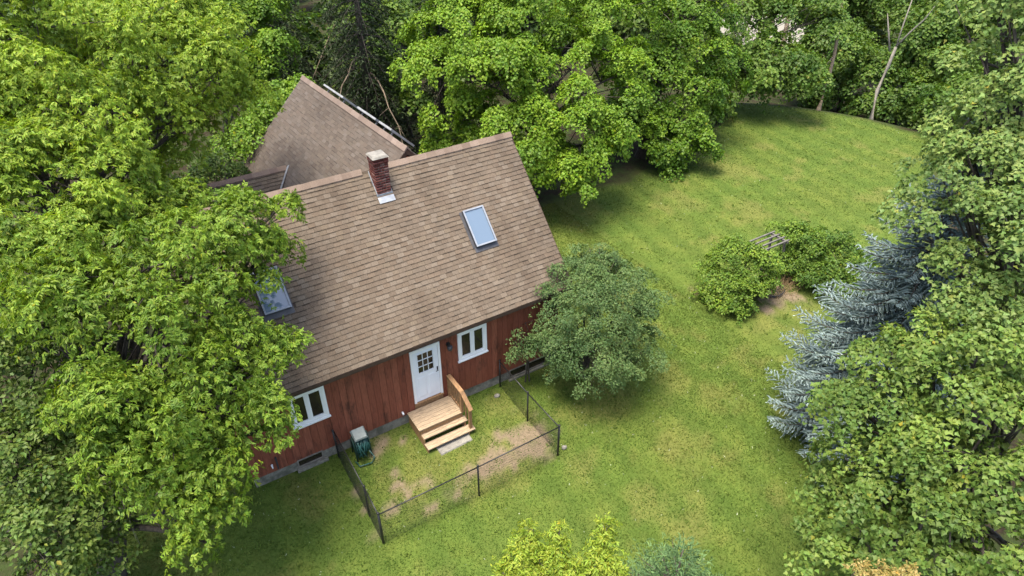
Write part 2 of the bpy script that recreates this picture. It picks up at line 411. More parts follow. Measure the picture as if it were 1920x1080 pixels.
def courses(ulen, vlen, clip=None, seed=1, expo=EXPO, tab=TAB):
    rs = np.random.default_rng(seed); out = []
    n = int(vlen / expo)
    for r in range(n):
        v0 = r * expo; off = (r % 2) * tab / 2 + rs.uniform(-.04, .04); u = -off
        while u < ulen:
            w = tab; a0, b0 = max(u, 0) + .002, min(u + w, ulen) - .002; u += w
            if b0 - a0 < .04: continue
            if clip and not clip((a0 + b0) / 2, v0 + expo / 2): continue
            out.append((a0, b0, v0 + rs.uniform(-.005, .005), min(v0 + expo * 1.45, vlen)))
    return out
def shingle_field(tabs, o, ud, vd, nd, parent, cols, seed=5, th=TH, shade=1.0):
    rs = np.random.default_rng(seed); VV = []; CC = []; FF = []
    for k, (u0, u1, v0, v1) in enumerate(tabs):
        c = np.array(cols[rs.integers(len(cols))]) * rs.uniform(.93, 1.07) * shade
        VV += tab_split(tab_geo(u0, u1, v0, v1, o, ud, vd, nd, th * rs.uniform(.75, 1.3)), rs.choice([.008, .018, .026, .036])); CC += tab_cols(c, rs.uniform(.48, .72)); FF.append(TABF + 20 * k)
    me = mesh_np("shingle_field", np.array(VV) - base_of(parent), np.concatenate(FF), M['shingle'], np.array(CC))
    return tag(link("shingle_field", me, parent), kind="stuff")

def roof_slab(p_eave0, p_eave1, p_ridge1, p_ridge0, nd, th=.14):
    g = MB(); q = [p_eave0, p_eave1, p_ridge1, p_ridge0]
    g.hexa([np.array(p) - nd * th for p in q] + [np.array(p) for p in q]); return g
rg = roof_slab((RX0, EY, EZ), (RX1, EY, EZ), (RX1, RY, RZ), (RX0, RY, RZ), SN)
BSL = np.array([0, -SL[1], SL[2]]); BN = np.array([0, -SN[1], SN[2]]); BEY = 2 * RY - EY
rb = roof_slab((RX1, BEY, EZ), (RX0, BEY, EZ), (RX0, RY + .002, RZ), (RX1, RY + .002, RZ), BN)
rg.v, rg.f = rg.v + rb.v, rg.f + [tuple(i + 8 for i in f) for f in rb.f]
roof = rg.build("roof", M['fascia'], house); tag(roof, "steep brown asphalt shingle roof over the main house")
UX = np.array([1.0, 0, 0])
SKY = [(2.99, 3.70, 1.16, 2.00), (-3.46, -2.74, 1.18, 2.02)]          # x0, x1, y0, y1 on the roof plane
def main_clip(u, v):
    x = RX0 + u; y = EY + SL[1] * v
    for (a0, a1, b0, b1) in SKY:
        if a0 - .02 < x < a1 + .02 and b0 < y < b1: return False
    return not (0.7 < x < 1.13 and 2.9 < y < 3.3)
tabs = courses(RX1 - RX0, SLEN, main_clip, 11)
o0 = np.array([RX0, EY, EZ])
def tkey(t):
    c = o0 + UX * (t[0] + t[1]) / 2 + SL * t[2]
    return np.linalg.norm(c - CAM)
full = [i for i, t in enumerate(tabs) if (t[1] - t[0]) > TAB - .006 and RX0 + t[0] > -2.5 and RX0 + t[1] < 3.9]
full.sort(key=lambda i: tkey(tabs[i])); chosen = set(full[:300])
variants = []
for c in SHC:
    for s in (0.96, 1.04):
        P8 = tab_geo(0, TAB - .004, 0, EXPO * 1.45, np.zeros(3), UX, SL, SN, TH * random.uniform(.8, 1.25))
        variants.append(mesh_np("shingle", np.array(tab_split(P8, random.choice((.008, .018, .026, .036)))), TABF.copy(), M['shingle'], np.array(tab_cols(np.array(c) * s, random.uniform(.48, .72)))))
for i in chosen:
    t = tabs[i]; link("shingle", random.choice(variants), roof, o0 + UX * t[0] + SL * t[2])
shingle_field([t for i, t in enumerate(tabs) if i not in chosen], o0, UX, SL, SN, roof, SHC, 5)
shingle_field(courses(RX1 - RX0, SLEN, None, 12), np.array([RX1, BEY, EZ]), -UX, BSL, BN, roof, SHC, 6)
# ridge caps
def ridge_caps(a0, a1, parent, nl, nr, col, seed, size=.16, step=.30, skip=None):
    a0, a1 = np.array(a0, float), np.array(a1, float); L = np.linalg.norm(a1 - a0); d = (a1 - a0) / L; n = int(L / step)
    for i in range(n):
        p = a0 + d * (i * L / n); q = a0 + d * ((i + 1) * L / n + .02)
        if skip and skip((p + q) / 2): continue
        top = np.array([0, 0, .095 + random.uniform(0, .012)])
        lo = []
        for e in (p, q): lo += [e + nl * size + np.array([0, 0, .075]), e + top, e + nr * size + np.array([0, 0, .075])]
        vs = lo + [v - np.array([0, 0, .07]) for v in lo]
        g = MB(); g.add(vs, [(0, 1, 4, 3), (1, 2, 5, 4), (6, 9, 10, 7), (7, 10, 11, 8), (0, 6, 7, 1), (1, 7, 8, 2), (3, 4, 10, 9), (4, 5, 11, 10), (0, 3, 9, 6), (2, 8, 11, 5)])
        b = base_of(parent); c = np.array(col[random.randrange(len(col))]) * random.uniform(.95, 1.15)
        me = mesh_np("ridge_cap", np.zeros((3, 3)), np.array([[0, 1, 2]]), M['shingle']) if False else None
        me = bpy.data.meshes.new("ridge_cap"); me.from_pydata([tuple(np.array(v) - b) for v in g.v], [], g.f); me.materials.append(M['shingle'])
        at_ = me.attributes.new("col", 'FLOAT_COLOR', 'POINT'); at_.data.foreach_set("color", np.tile(np.array([*c, 1], np.float32), len(g.v)))
        link("ridge_cap", me, parent)
ridge_caps((RX0, RY, RZ), (RX1, RY, RZ), roof, -SL, -BSL, [(0.23, 0.172, 0.132), (0.21, 0.155, 0.12), (0.245, 0.185, 0.145)], 3, skip=lambda p: 0.62 < p[0] < 1.2)
# fascia boards, rake trim and soffit
MB().box(RX0, RX1, EY - .02, EY + .012, EZ - .12, EZ - .008).build("fascia", M['fascia'], roof)
for xx in (RX0 - .024, RX1 + .004):
    g = MB()
    for (sl, nn, e) in ((SL, SN, (EY, EZ)), (BSL, BN, (BEY, EZ))):
        g.obox(np.array([xx, e[0], e[1]]) - nn * .17, (.02, 0, 0), sl * (SLEN - .004), nn * .168)
    g.build("rake_board", M['fascia'], roof)
MB().box(RX0 + .02, RX1 - .02, EY + .02, 0.0, EZ - .17, EZ - .155).build("soffit", M['fascia'], roof)

# --- chimney
chim = MB().box(0.70, 1.12, 2.84, 3.28, 6.1, 7.78).build("chimney", M['mortar'], house); tag(chim, "square red brick chimney with mortar cap")
BRC = [tuple(np.array(c) * np.array((.78, .85, .9))) for c in [(0.19, 0.055, 0.042), (0.155, 0.045, 0.036), (0.23, 0.08, 0.06), (0.12, 0.036, 0.032), (0.20, 0.066, 0.056), (0.28, 0.14, 0.115)]]
bv = []
for c in BRC:
    v = np.array([(0, 0, 0), (1, 0, 0), (1, 1, 0), (0, 1, 0), (0, 0, 1), (1, 0, 1), (1, 1, 1), (0, 1, 1)], float)
    bv.append(mesh_np("brick", v, np.array([(3, 2, 1, 0), (4, 5, 6, 7), (0, 1, 5, 4), (1, 2, 6, 5), (2, 3, 7, 6), (3, 0, 4, 7)]), M['brick'], np.tile(np.array(c), (8, 1))))
def brick(x, y, z, sx, sy, sz):
    o = link("brick", random.choice(bv), chim, (x, y, z)); o.scale = (sx, sy, sz)
nz = 18
for k in range(nz):
    z = 6.30 + k * .0815
    ex = .015 if k >= nz - 2 else 0
    seg = [0.69 - ex, .69 + .14 + (k % 2) * .07, .69 + .29 + (k % 2) * .02, 1.13 + ex]
    for a_, b_ in zip(seg[:-1], seg[1:]):
        brick(a_ + .005, 2.828 - ex + random.uniform(0, .005), z, b_ - a_ - .01, .09, .069); brick(a_ + .005, 3.20 + ex, z, b_ - a_ - .01, .09, .069)
    seg = [2.925, 3.06 + (k % 2) * .05, 3.195]
    for a_, b_ in zip(seg[:-1], seg[1:]):
        brick(.688 - ex + random.uniform(0, .005), a_ + .004, z, .09, b_ - a_ - .008, .069); brick(1.044 + ex, a_ + .004, z, .09, b_ - a_ - .008, .069)
g = MB(); g.hexa([(.655, 2.79, 7.775), (1.165, 2.79, 7.775), (1.165, 3.33, 7.775), (.655, 3.33, 7.775), (.70, 2.84, 7.825), (1.12, 2.84, 7.825), (1.12, 3.28, 7.825), (.70, 3.28, 7.825)])
g.build("cap", M['cap'], chim)
g = MB(); g.obox(np.array([.66, 2.66, EZ + (2.66 - EY) * S45]) + SN * .026, (.50, 0, 0), SL * .19, SN * .012)
g.box(.66, 1.16, 2.812, 2.826, 6.45, 6.66)
for xx in (.672, 1.134):
    g.hexa([(xx, 2.82, 6.45), (xx + .012, 2.82, 6.45), (xx + .012, 3.34, 6.98), (xx, 3.34, 6.98), (xx, 2.82, 6.68), (xx + .012, 2.82, 6.68), (xx + .012, 3.34, 7.22), (xx, 3.34, 7.22)])
g.build("flashing", M['lead'], chim)

# --- skylights
def skylight(x0, x1, y0, y1, lab):
    o = np.array([x0, y0, EZ + (y0 - EY) * S45]); L = (y1 - y0) / SL[1]; W = x1 - x0
    s = MB(); h = .13; t = .04
    for (u0, u1, v0, v1) in ((0, W, 0, t), (0, W, L - t, L), (0, t, t, L - t), (W - t, W, t, L - t)):
        s.obox(o + UX * u0 + SL * v0, UX * (u1 - u0), SL * (v1 - v0), SN * h)
    k = s.build("skylight", M['darkmetal'], house); tag(k, lab)
    r = MB()
    for (u0, u1, v0, v1) in ((0, W, 0, t), (0, W, L - t, L), (0, t, t, L - t), (W - t, W, t, L - t)):
        r.obox(o + UX * (u0 - .004) + SL * (v0 - .004) + SN * (h + .002), UX * (u1 - u0 + .008), SL * (v1 - v0 + .008), SN * .018)
    r.build("rim", M['alu'], k)
    MB().obox(o + UX * t + SL * t + SN * (h - .03), UX * (W - 2 * t), SL * (L - 2 * t), SN * .016).build("pane", M['skyglass'], k)
    f = MB(); f.obox(o - UX * .05 - SL * .16 + SN * .024, UX * (W + .1), SL * .158, SN * .008)
    f.obox(o - UX * .09 + SN * .024, UX * .088, SL * L, SN * .006); f.obox(o + UX * (W + .002) + SN * .024, UX * .05, SL * L, SN * .006)
    f.build("flashing", M['darkmetal'], k)
skylight(*SKY[0], "right roof skylight with open view, reflecting pale sky"); skylight(*SKY[1], "left roof skylight partly hidden by tree branches")

# --- windows
def window(x0, x1, z0, z1, lab):
    fr = MB(); t = .085
    for b_ in ((x0, x1, z0, z0 + t), (x0, x1, z1 - t, z1), (x0, x0 + t, z0 + t, z1 - t), (x1 - t, x1, z0 + t, z1 - t)):
        fr.box(b_[0], b_[1], -.035, .06, b_[2], b_[3])
    w = fr.build("window", M['white'], house); tag(w, lab)
    xm = (x0 + x1) / 2
    for (a0, a1) in ((x0 + t, xm - .018), (xm + .018, x1 - t)):
        s = MB(); q = .055
        for b_ in ((a0, a1, z0 + t, z0 + t + q), (a0, a1, z1 - t - q, z1 - t), (a0, a0 + q, z0 + t + q, z1 - t - q), (a1 - q, a1, z0 + t + q, z1 - t - q)):
            s.box(b_[0], b_[1], -.02, .05, b_[2], b_[3])
        s.build("sash", M['white'], w)
        MB().box(a0 + q, a1 - q, .012, .022, z0 + t + q, z1 - t - q).build("pane", M['glass'], w)
    MB().box(xm - .018, xm + .018, -.028, .055, z0 + t, z1 - t).build("mullion", M['white'], w)
    MB().box(x0 - .03, x1 + .03, -.06, -.003, z0 - .05, z0 - .002).build("sill", M['white'], w)
window(*OPEN[0], "left double casement window by the tree branches"); window(*OPEN[2], "right double casement window near the wall lamp")

# --- door
dfr = MB()
for b_ in ((0.0, .07, .84, 2.94), (.91, .98, .84, 2.94), (.07, .91, 2.86, 2.94)): dfr.box(b_[0], b_[1], -.04, .07, b_[2], b_[3])
door = dfr.build("door", M['white'], house); tag(door, "white entrance door with nine small panes above")
gx0, gx1, gz0, gz1 = .235, .735, 1.98, 2.72
sl_ = MB()
for b_ in ((.075, .905, .86, gz0), (.075, .905, gz1, 2.855), (.075, gx0, gz0, gz1), (gx1, .905, gz0, gz1)): sl_.box(b_[0], b_[1], -.012, .035, b_[2], b_[3])
sl_.build("door_leaf", M['door'], door)
tr = MB(); e = .03
for b_ in ((gx0 - e, gx1 + e, gz0 - e, gz0), (gx0 - e, gx1 + e, gz1, gz1 + e), (gx0 - e, gx0, gz0, gz1), (gx1, gx1 + e, gz0, gz1)): tr.box(b_[0], b_[1], -.028, -.013, b_[2], b_[3])
for i in (1, 2):
    xx = gx0 + (gx1 - gx0) * i / 3; tr.box(xx - .01, xx + .01, -.022, -.002, gz0, gz1)
    zz = gz0 + (gz1 - gz0) * i / 3; tr.box(gx0, gx1, -.0215, -.0015, zz - .01, zz + .01)
tr.build("muntins", M['door'], door)
for i in range(3):
    for j in range(3):
        w_, h_ = (gx1 - gx0) / 3, (gz1 - gz0) / 3
        MB().box(gx0 + i * w_ + .006, gx0 + (i + 1) * w_ - .006, .0, .006, gz0 + j * h_ + .006, gz0 + (j + 1) * h_ - .006).build("pane", M['glass'], door)
for (a0, a1) in ((.17, .46), (.52, .81)):
    p = MB(); p.hexa([(a0, -.0125, 1.0), (a1, -.0125, 1.0), (a1, -.0125, 1.82), (a0, -.0125, 1.82), (a0 + .035, -.024, 1.035), (a1 - .035, -.024, 1.035), (a1 - .035, -.024, 1.785), (a0 + .035, -.024, 1.785)])
    p.build("raised_panel", M['door'], door)
h_ = MB(); h_.box(.835, .875, -.03, -.012, 1.86, 1.99); h_.tube([(.855, -.02, 1.87), (.855, -.075, 1.87), (.775, -.08, 1.87)], .012, 6); h_.tube([(.855, -.012, 1.965), (.855, -.035, 1.965)], .024, 8)
h_.build("handle", M['blackmetal'], door)
MB().box(-.01, .99, -.07, .06, .80, .838).build("threshold", M['woodrail'], door); MB().box(0.0, .98, -.012, .05, .55, .80).build("kick_board", M['woodrail'], door)

# --- wall lamp, spigots, basement windows
lp = MB(); lp.tube([(1.27, -.005, 2.70), (1.27, -.03, 2.70)], .07, 10); lp.tube([(1.27, -.03, 2.70), (1.27, -.10, 2.74), (1.27, -.14, 2.70)], .012, 6)
lamp = lp.build("wall_lamp", M['blackmetal'], house)
MB().tube([(1.27, -.14, 2.71), (1.27, -.14, 2.69), (1.27, -.14, 2.60), (1.27, -.14, 2.54), (1.27, -.14, 2.51)], [.035, .085, .08, .06, .02], 10).build("shade", M['darkmetal'], lamp, True)
g = MB(); g.tube([(-.44, .0, .70), (-.44, -.07, .70), (-.44, -.09, .66)], [.035, .035, .03], 8); g.build("vent_hood", M['white'], house, True)
g = MB(); g.tube([(-4.48, .0, .80), (-4.48, -.08, .80), (-4.48, -.10, .74)], [.022, .022, .018], 6); g.tube([(-4.48, -.06, .80), (-4.48, -.06, .86)], .03, 6); g.build("spigot", M['white'], house, True)
g = MB(); g.tube([(-4.33, -.02, .56), (-4.33, -.02, 1.05)], .025, 6); g.build("conduit", M['darkmetal'], house)
def basement(x0, x1, z0, z1, mid, lab):
    t = .04; fr = MB()
    for b_ in ((x0, x1, z0, z0 + t), (x0, x1, z1 - t, z1), (x0, x0 + t, z0 + t, z1 - t), (x1 - t, x1, z0 + t, z1 - t)): fr.box(b_[0], b_[1], -.015, .05, b_[2], b_[3])
    if mid: fr.box(mid - .03, mid + .03, -.014, .05, z0 + t, z1 - t)
    w = fr.build("basement_window", M['palebark'], house); tag(w, lab)
    for a0, a1 in ([(x0, mid), (mid, x1)] if mid else [(x0, x1)]):
        MB().box(a0 + .03, a1 - .03, .012, .022, z0 + t, z1 - t).build("pane", M['glass'], w)
    MB().box(x0 - .05, x1 + .1, -.10, -.017, z0 - .12, z0 - .01).build("sill", M['concrete'], w)
basement(3.45, 4.95, 0.18, 0.54, 4.15, "low basement window behind the bush"); basement(-3.80, -3.03, 0.24, 0.54, None, "low basement window left of the fence")

# --- rear wing with its own roof, and the small cross roof
WK = -0.071; WZ = 7.0; WY0, WY1 = 4.6, 13.15
wx = lambda y: 2.50 + (y - 4.6) * WK
WH = 3.02; WEZ = WZ - WH
wing = MB()
vs = []
for y in (WY0, WY1 - .3):
    vs += [(wx(y) - 2.75, y, 0.0), (wx(y) + 2.75, y, 0.0), (wx(y) + 2.75, y, WEZ + .1), (wx(y), y, WZ - .25), (wx(y) - 2.75, y, WEZ + .1)]
wing.add(vs, [(0, 1, 2, 3, 4), (9, 8, 7, 6, 5), (0, 4, 9, 5), (1, 6, 7, 2), (0, 5, 6, 1), (4, 3, 8, 9), (3, 2, 7, 8)])
wing.build("wing_wall", M['board'], house)
wl_ = np.array([WK, 1.0, 0]); wl_ = wl_ / np.linalg.norm(wl_)
LD = nrm(np.array([1, 0, 1.0])); LN = nrm(np.cross(LD, wl_)); LN = LN if LN[2] > 0 else -LN
RD = nrm(np.array([-1, 0, 1.0])); RN = nrm(np.cross(wl_, RD)); RN = RN if RN[2] > 0 else -RN
A0 = np.array([wx(WY0) - WH, WY0, WEZ]); A1 = np.array([wx(WY1) - WH, WY1, WEZ]); B0 = np.array([wx(WY0), WY0, WZ]); B1 = np.array([wx(WY1), WY1, WZ])
C0 = np.array([wx(WY0) + WH, WY0, WEZ]); C1 = np.array([wx(WY1) + WH, WY1, WEZ])
wr = roof_slab(A1, A0, B0, B1, LN); w2 = roof_slab(C0, C1, B1 + (.002, 0, 0), B0 + (.002, 0, 0), RN)
wr.v, wr.f = wr.v + w2.v, wr.f + [tuple(i + 8 for i in f) for f in w2.f]
wroof = wr.build("roof", M['fascia'], house); tag(wroof, "grey brown shingle roof of the rear wing")
WL = np.linalg.norm(A1 - A0); WS = np.linalg.norm(B0 - A0)
WC = [tuple(np.array(c) * np.array([.76, .80, .90])) for c in SHC]
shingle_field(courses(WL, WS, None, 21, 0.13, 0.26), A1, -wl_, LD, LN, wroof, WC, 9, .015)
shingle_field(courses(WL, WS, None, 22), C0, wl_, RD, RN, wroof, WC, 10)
ridge_caps(B1, B0, wroof, -LD, -RD, [(0.22, 0.17, 0.14), (0.20, 0.155, 0.13), (0.235, 0.185, 0.155)], 4, .17)
g = MB(); g.obox(A1 - LN * .15 + wl_ * .003, wl_ * .022, LD * (WS - .01), LN * .16); g.obox(C1 - RN * .15 + wl_ * .003, wl_ * .022, RD * (WS - .01), RN * .16); g.build("rake_board", M['woodgrey'], wroof)
MB().obox(A0 - LN * .14 - np.array([.02, 0, 0]), A1 - A0, (.018, 0, 0), (0, 0, .13)).build("fascia", M['fascia'], wroof)
# glazed panels standing proud on the far slope
for (y0, y1, lab) in ((10.0, 11.75, "far glazed panel past the wing ridge"), (6.2, 7.1, "near glazed panel past the wing ridge"), (7.35, 8.8, "middle glazed panel past the wing ridge")):
    o = np.array([wx(y0) + .12, y0, WZ - .12]) + RN * .20
    g = MB(); w_ = y1 - y0; t = .06
    for (u0, u1, v0, v1) in ((0, w_, 0, t), (0, w_, 1.1 - t, 1.1), (0, t, t, 1.1 - t), (w_ - t, w_, t, 1.1 - t)):
        g.obox(o + wl_ * u0 - RD * v0, wl_ * (u1 - u0), -RD * (v1 - v0), RN * .07)
    for u in (.15, w_ - .2): g.obox(o + wl_ * u - RN * .19 - RD * .2, wl_ * .05, -RD * .05, RN * .2)
    k = g.build("roof_panel", M['darkalu'], house); tag(k, lab)
    MB().obox(o + wl_ * t - RD * t + RN * .02, wl_ * (w_ - 2 * t), -RD * (1.1 - 2 * t), RN * .03).build("pane", M['panelglass'], k)
# cross roof behind the main ridge on the left
KX0, KY, KZ = -3.7, 10.2, 4.75; KX1 = wx(KY) - (WZ - KZ); KH = 2.0
KS = nrm(np.array([0, 1.0, .93])); KN = nrm(np.array([0, -.93, 1.0])); KL = KH / KS[1]
k0 = np.array([KX0, KY - KH, KZ - KH * .93]); k1 = np.array([KX1 - KH * .93 * .86, KY - KH, KZ - KH * .93])
cr = roof_slab(k0, k1 + (.3, 0, 0), (KX1 + .25, KY, KZ), (KX0, KY, KZ), KN, .12)
k2 = MB(); kn2 = np.array([0, .93, 1.0]); kn2 = kn2 / np.linalg.norm(kn2)
c2 = roof_slab((KX1 + .25, KY + KH, KZ - KH * .93), (KX0, KY + KH, KZ - KH * .93), (KX0, KY + .002, KZ), (KX1 + .25, KY + .002, KZ), kn2, .12)
cr.v, cr.f = cr.v + c2.v, cr.f + [tuple(i + 8 for i in f) for f in c2.f]
croof = cr.build("roof", M['fascia'], house); tag(croof, "small brown cross roof left of the rear wing")
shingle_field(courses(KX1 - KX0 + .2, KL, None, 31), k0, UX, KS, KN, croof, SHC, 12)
ridge_caps((KX0, KY, KZ), (KX1, KY, KZ), croof, -KS, np.array([0, .7, -.7]), [(0.25, 0.185, 0.145), (0.22, 0.16, 0.13)], 5)
g = MB(); va = np.array([KX1 + .05, KY, KZ + .06]); vb = np.array([KX1 - KH * .93, KY - KH, KZ - KH * .93 + .06]); dv = vb - va
g.obox(va + np.array([0, -.05, .0]), dv, np.array([.075, -.06, .07]), np.array([-.01, -.01, .014])); g.build("flashing", M['darkalu'], croof)
g = MB(); vs = []
for xx in (KX0 + .25, KX1 - .2): vs += [(xx, KY - KH + .3, 0), (xx, KY + KH - .3, 0), (xx, KY + KH - .3, KZ - KH * .93 + .15), (xx, KY, KZ - .15), (xx, KY - KH + .3, KZ - KH * .93 + .15)]
g.add(vs, [(4, 3, 2, 1, 0), (5, 6, 7, 8, 9), (0, 1, 6, 5), (0, 5, 9, 4), (1, 2, 7, 6)]); g.build("side_wall", M['board'], house)

# ------------------------------------------------------------------ timber steps with a handrail
st = thing("porch_steps", "pale new timber landing with two treads below the white door", "steps", (0.45, -0.6, hz(0.45, -0.6)))
DZ = .625
ys = np.linspace(-.93, -.045, 7)
for i in range(6): MB().box(-.31, 1.20, ys[i] + .004, ys[i + 1] - .004, DZ - .035, DZ).build("plank", M['wood'], st)
for (z, y0, y1, x0, x1) in ((.415, -1.12, -.88, -.26, 1.24), (.205, -1.39, -1.10, -.27, 1.36)):
    MB().box(x0, x1, y0, (y0 + y1) / 2 - .003, z - .038, z).build("tread", M['wood'], st)
    MB().box(x0, x1, (y0 + y1) / 2 + .003, y1, z - .038, z).build("tread", M['wood'], st)
for x0 in (-.27, 1.13):
    g = MB(); pr = [(-.04, .02), (-.04, DZ - .038), (-.92, DZ - .038), (-.92, .375), (-1.12, .375), (-1.12, .165), (-1.36, .165), (-1.36, .02)]
    vs = [(x0, y, z) for y, z in pr] + [(x0 + .04, y, z) for y, z in pr]; n = 8
    g.add(vs, [tuple(range(n)), tuple(range(n, 2 * n))[::-1]] + [(i, n + i, n + (i + 1) % n, (i + 1) % n) for i in range(n)]); g.build("stringer", M['woodrail'], st)
MB().box(-.225, 1.125, -.915, -.90, .43, DZ - .04).build("riser", M['woodrail'], st)
rp = [np.array([1.18, -.06, 1.50]), np.array([1.18, -.93, 1.50]), np.array([1.25, -1.33, 1.02])]
for (x, y, z0, z1) in ((1.18, -.07, DZ, 1.47), (1.18, -.90, DZ, 1.47), (1.25, -1.27, .205, 1.03)): MB().box(x - .045, x + .045, y - .045, y + .045, z0, z1).build("post", M['woodrail'], st)
for i in range(5):
    y = -.20 - i * .135; MB().box(1.162, 1.197, y - .018, y + .018, DZ + .06, 1.455).build("baluster", M['woodrail'], st)
for i in range(1): MB().box(1.20, 1.235, -1.09, -1.055, .50, 1.27).build("baluster", M['woodrail'], st)
MB().beam(rp[0], rp[1] + (0, -.02, 0), .14, .04).build("handrail", M['woodrail'], st); MB().beam(rp[1] + (0, .012, .012), rp[2] + (0, -.03, 0), .14, .04).build("handrail", M['woodrail'], st)
MB().beam((1.18, -.12, DZ + .07), (1.18, -.86, DZ + .07), .04, .06).build("bottom_rail", M['woodrail'], st)
g = MB(); zz = hz(.6, -1.5); g.hexa([(.02, -1.66, zz - .03), (1.15, -1.62, zz - .03), (1.18, -1.25, zz - .03), (.0, -1.25, zz - .03), (.05, -1.62, zz + .035), (1.11, -1.58, zz + .035), (1.13, -1.27, zz + .035), (.03, -1.27, zz + .035)])
tag(g.build("paving_slab", M['stone']), "flat grey stone slab at the foot of the timber steps", "paving slab")

# ------------------------------------------------------------------ chain-link fence
fence = thing("chain_link_fence", "black chain link fence around the dog pen below the door", "fence", (0.2, -3.5, hz(.2, -3.5)))
FH = 1.22; PST = [(-2.62, -.14), (-2.64, -2.48), (-2.66, -3.48), (0.27, -3.50), (3.02, -3.48), (3.0, -1.83), (3.02, -.12)]
for i, (x, y) in enumerate(PST):
    r = .034 if i in (2, 4) else .027; lean = -.03 if i == 0 else 0
    p = MB().tube([(x, y, hz(x, y) - .3), (x + lean, y, FH + .05)], r, 8).build("post", M['blackmetal'], fence, True)
    MB().tube([(x + lean, y, FH + .04), (x + lean, y, FH + .07), (x + lean, y, FH + .09)], [r + .008, r + .008, .008], 8).build("cap", M['blackmetal'], p, True)
for (a_, b_) in zip(PST[:-1], PST[1:]):
    A_ = np.array([a_[0], a_[1], FH]); B_ = np.array([b_[0], b_[1], FH]); MB().tube([A_, B_], .019, 6).build("top_rail", M['blackmetal'], fence, True)
    L = np.linalg.norm(B_ - A_); d = (B_ - A_) / L; nrmv = np.cross(d, [0, 0, 1]); g = MB(); stp = .072; zb = .05; H = FH - .01 - zb; wr_ = .0024
    for s_ in (1, -1):
        n0 = -int(H / stp) - 1
        for k in range(n0, int(L / stp) + int(H / stp) + 2):
            u0 = k * stp; pa = [u0, 0.0]; pb = [u0 + s_ * H, H]
            (ua, za), (ub, zb2) = pa, pb
            # clip to 0..L
            def clip(u, z, u_o, z_o):
                if u < 0: t = (0 - u) / (u_o - u); return 0.0, z + (z_o - z) * t
                if u > L: t = (L - u) / (u_o - u); return L, z + (z_o - z) * t
                return u, z
            if (ua < 0 and ub < 0) or (ua > L and ub > L): continue
            ua2, za2 = clip(ua, za, ub, zb2); ub2, zb3 = clip(ub, zb2, ua, za)
            if abs(ub2 - ua2) < .02: continue
            g.tube([A_ + d * ua2 + np.array([0, 0, zb + za2 - FH]) + nrmv * (.003 * s_ + .022), A_ + d * ub2 + np.array([0, 0, zb + zb3 - FH]) + nrmv * (.003 * s_ + .022)], wr_, 3, False)
    w = g.build("chain_mesh", M['blackmetal'], fence); tag(w, kind="stuff")

# ------------------------------------------------------------------ hose reel by the wall
hx, hy = -1.98, -.36; hg = hz(hx, hy)
hr = thing("hose_reel", "green garden hose reel with grey lid standing against the red wall", "hose reel", (hx, hy, hg))
g = MB()
for s_ in (-.23, .23):
    g.tube([(hx + s_, hy - .22, hg), (hx + s_, hy - .14, hg + .55), (hx + s_, hy, hg + .86), (hx + s_, hy + .14, hg + .55), (hx + s_, hy + .2, hg)], .022, 6)
g.tube([(hx - .23, hy, hg + .86), (hx + .23, hy, hg + .86)], .022, 6); g.build("frame", M['reelgreen'], hr, True)
MB().tube([(hx - .2, hy, hg + .42), (hx - .19, hy, hg + .42), (hx + .19, hy, hg + .42), (hx + .2, hy, hg + .42)], [.30, .14, .14, .30], 14).build("drum", M['reelgreen'], hr)
g = MB()
for k in range(9):
    xx = hx - .17 + k * .0425; R = .25 + random.uniform(-.02, .05)
    g.tube([(xx + random.uniform(-.02, .02), hy + R * cos(t), hg + .43 + R * sin(t)) for t in np.linspace(0, 2 * pi, 17)], .021, 5, False)
for k in range(4):
    R = .28 + .02 * k; xx = hx + random.uniform(-.1, .1)
    g.tube([(xx + .12 * sin(t + k), hy - .05 + R * cos(t), hg + .40 + R * sin(t) * 1.05) for t in np.linspace(0, 2 * pi, 17)], .02, 5, False)
g.tube([(hx + .15, hy - .25, hg + .3), (hx + .25, hy - .35, hg + .05), (hx + .1, hy - .5, hg + .03), (hx - .25, hy - .45, hg + .03), (hx - .3, hy - .2, hg + .05)], .02, 6); g.build("hose", M['hose'], hr, True)
g = MB(); g.hexa([(hx - .2, hy - .2, hg + .80), (hx + .2, hy - .2, hg + .80), (hx + .22, hy + .13, hg + .95), (hx - .22, hy + .13, hg + .95), (hx - .17, hy - .19, hg + .86), (hx + .17, hy - .19, hg + .86), (hx + .18, hy + .1, hg + 1.01), (hx - .18, hy + .1, hg + 1.01)])
g.build("lid", M['greyplastic'], hr)

# ------------------------------------------------------------------ weathered garden arbour and the bed
AX0, AX1, AY0, AY1, AH = 15.02, 16.30, -.50, .26, 1.6
ar = thing("garden_arbor", "weathered grey wooden arbor with slatted top among garden shrubs", "arbor", (15.65, -.1, hz(15.65, -.1)))
for (x, y, dx, dy) in ((AX0 + .06, AY0 + .06, -.05, -.08), (AX1 - .1, AY0 + .06, .18, -.1), (AX0 + .06, AY1 - .06, -.05, .05), (AX1 - .1, AY1 - .06, .12, .05)):
    MB().beam((x + dx, y + dy, hz(x, y) - .1), (x, y, AH - .03), .075, .075, (1, 0, 0)).build("post", M['woodgrey'], ar)
for x in (AX0, AX1 - .08): MB().box(x, x + .07, AY0 - .06, AY1 + .06, AH - .03, AH + .05).build("beam", M['woodgrey'], ar)
for i in range(4):
    y = AY0 + (AY1 - AY0) * i / 3; MB().box(AX0 - .10, AX1 + .10, y - .03, y + .03, AH + .052, AH + .10).build("slat", M['woodgrey'], ar)
MB().beam((AX1 - .3, AY0 + .02, .1), (AX1 - .9, AY0 + .02, 1.2), .05, .05).build("brace", M['woodgrey'], ar)
g = MB(); c = np.array([15.0, -1.25, hz(15, -1.25)])
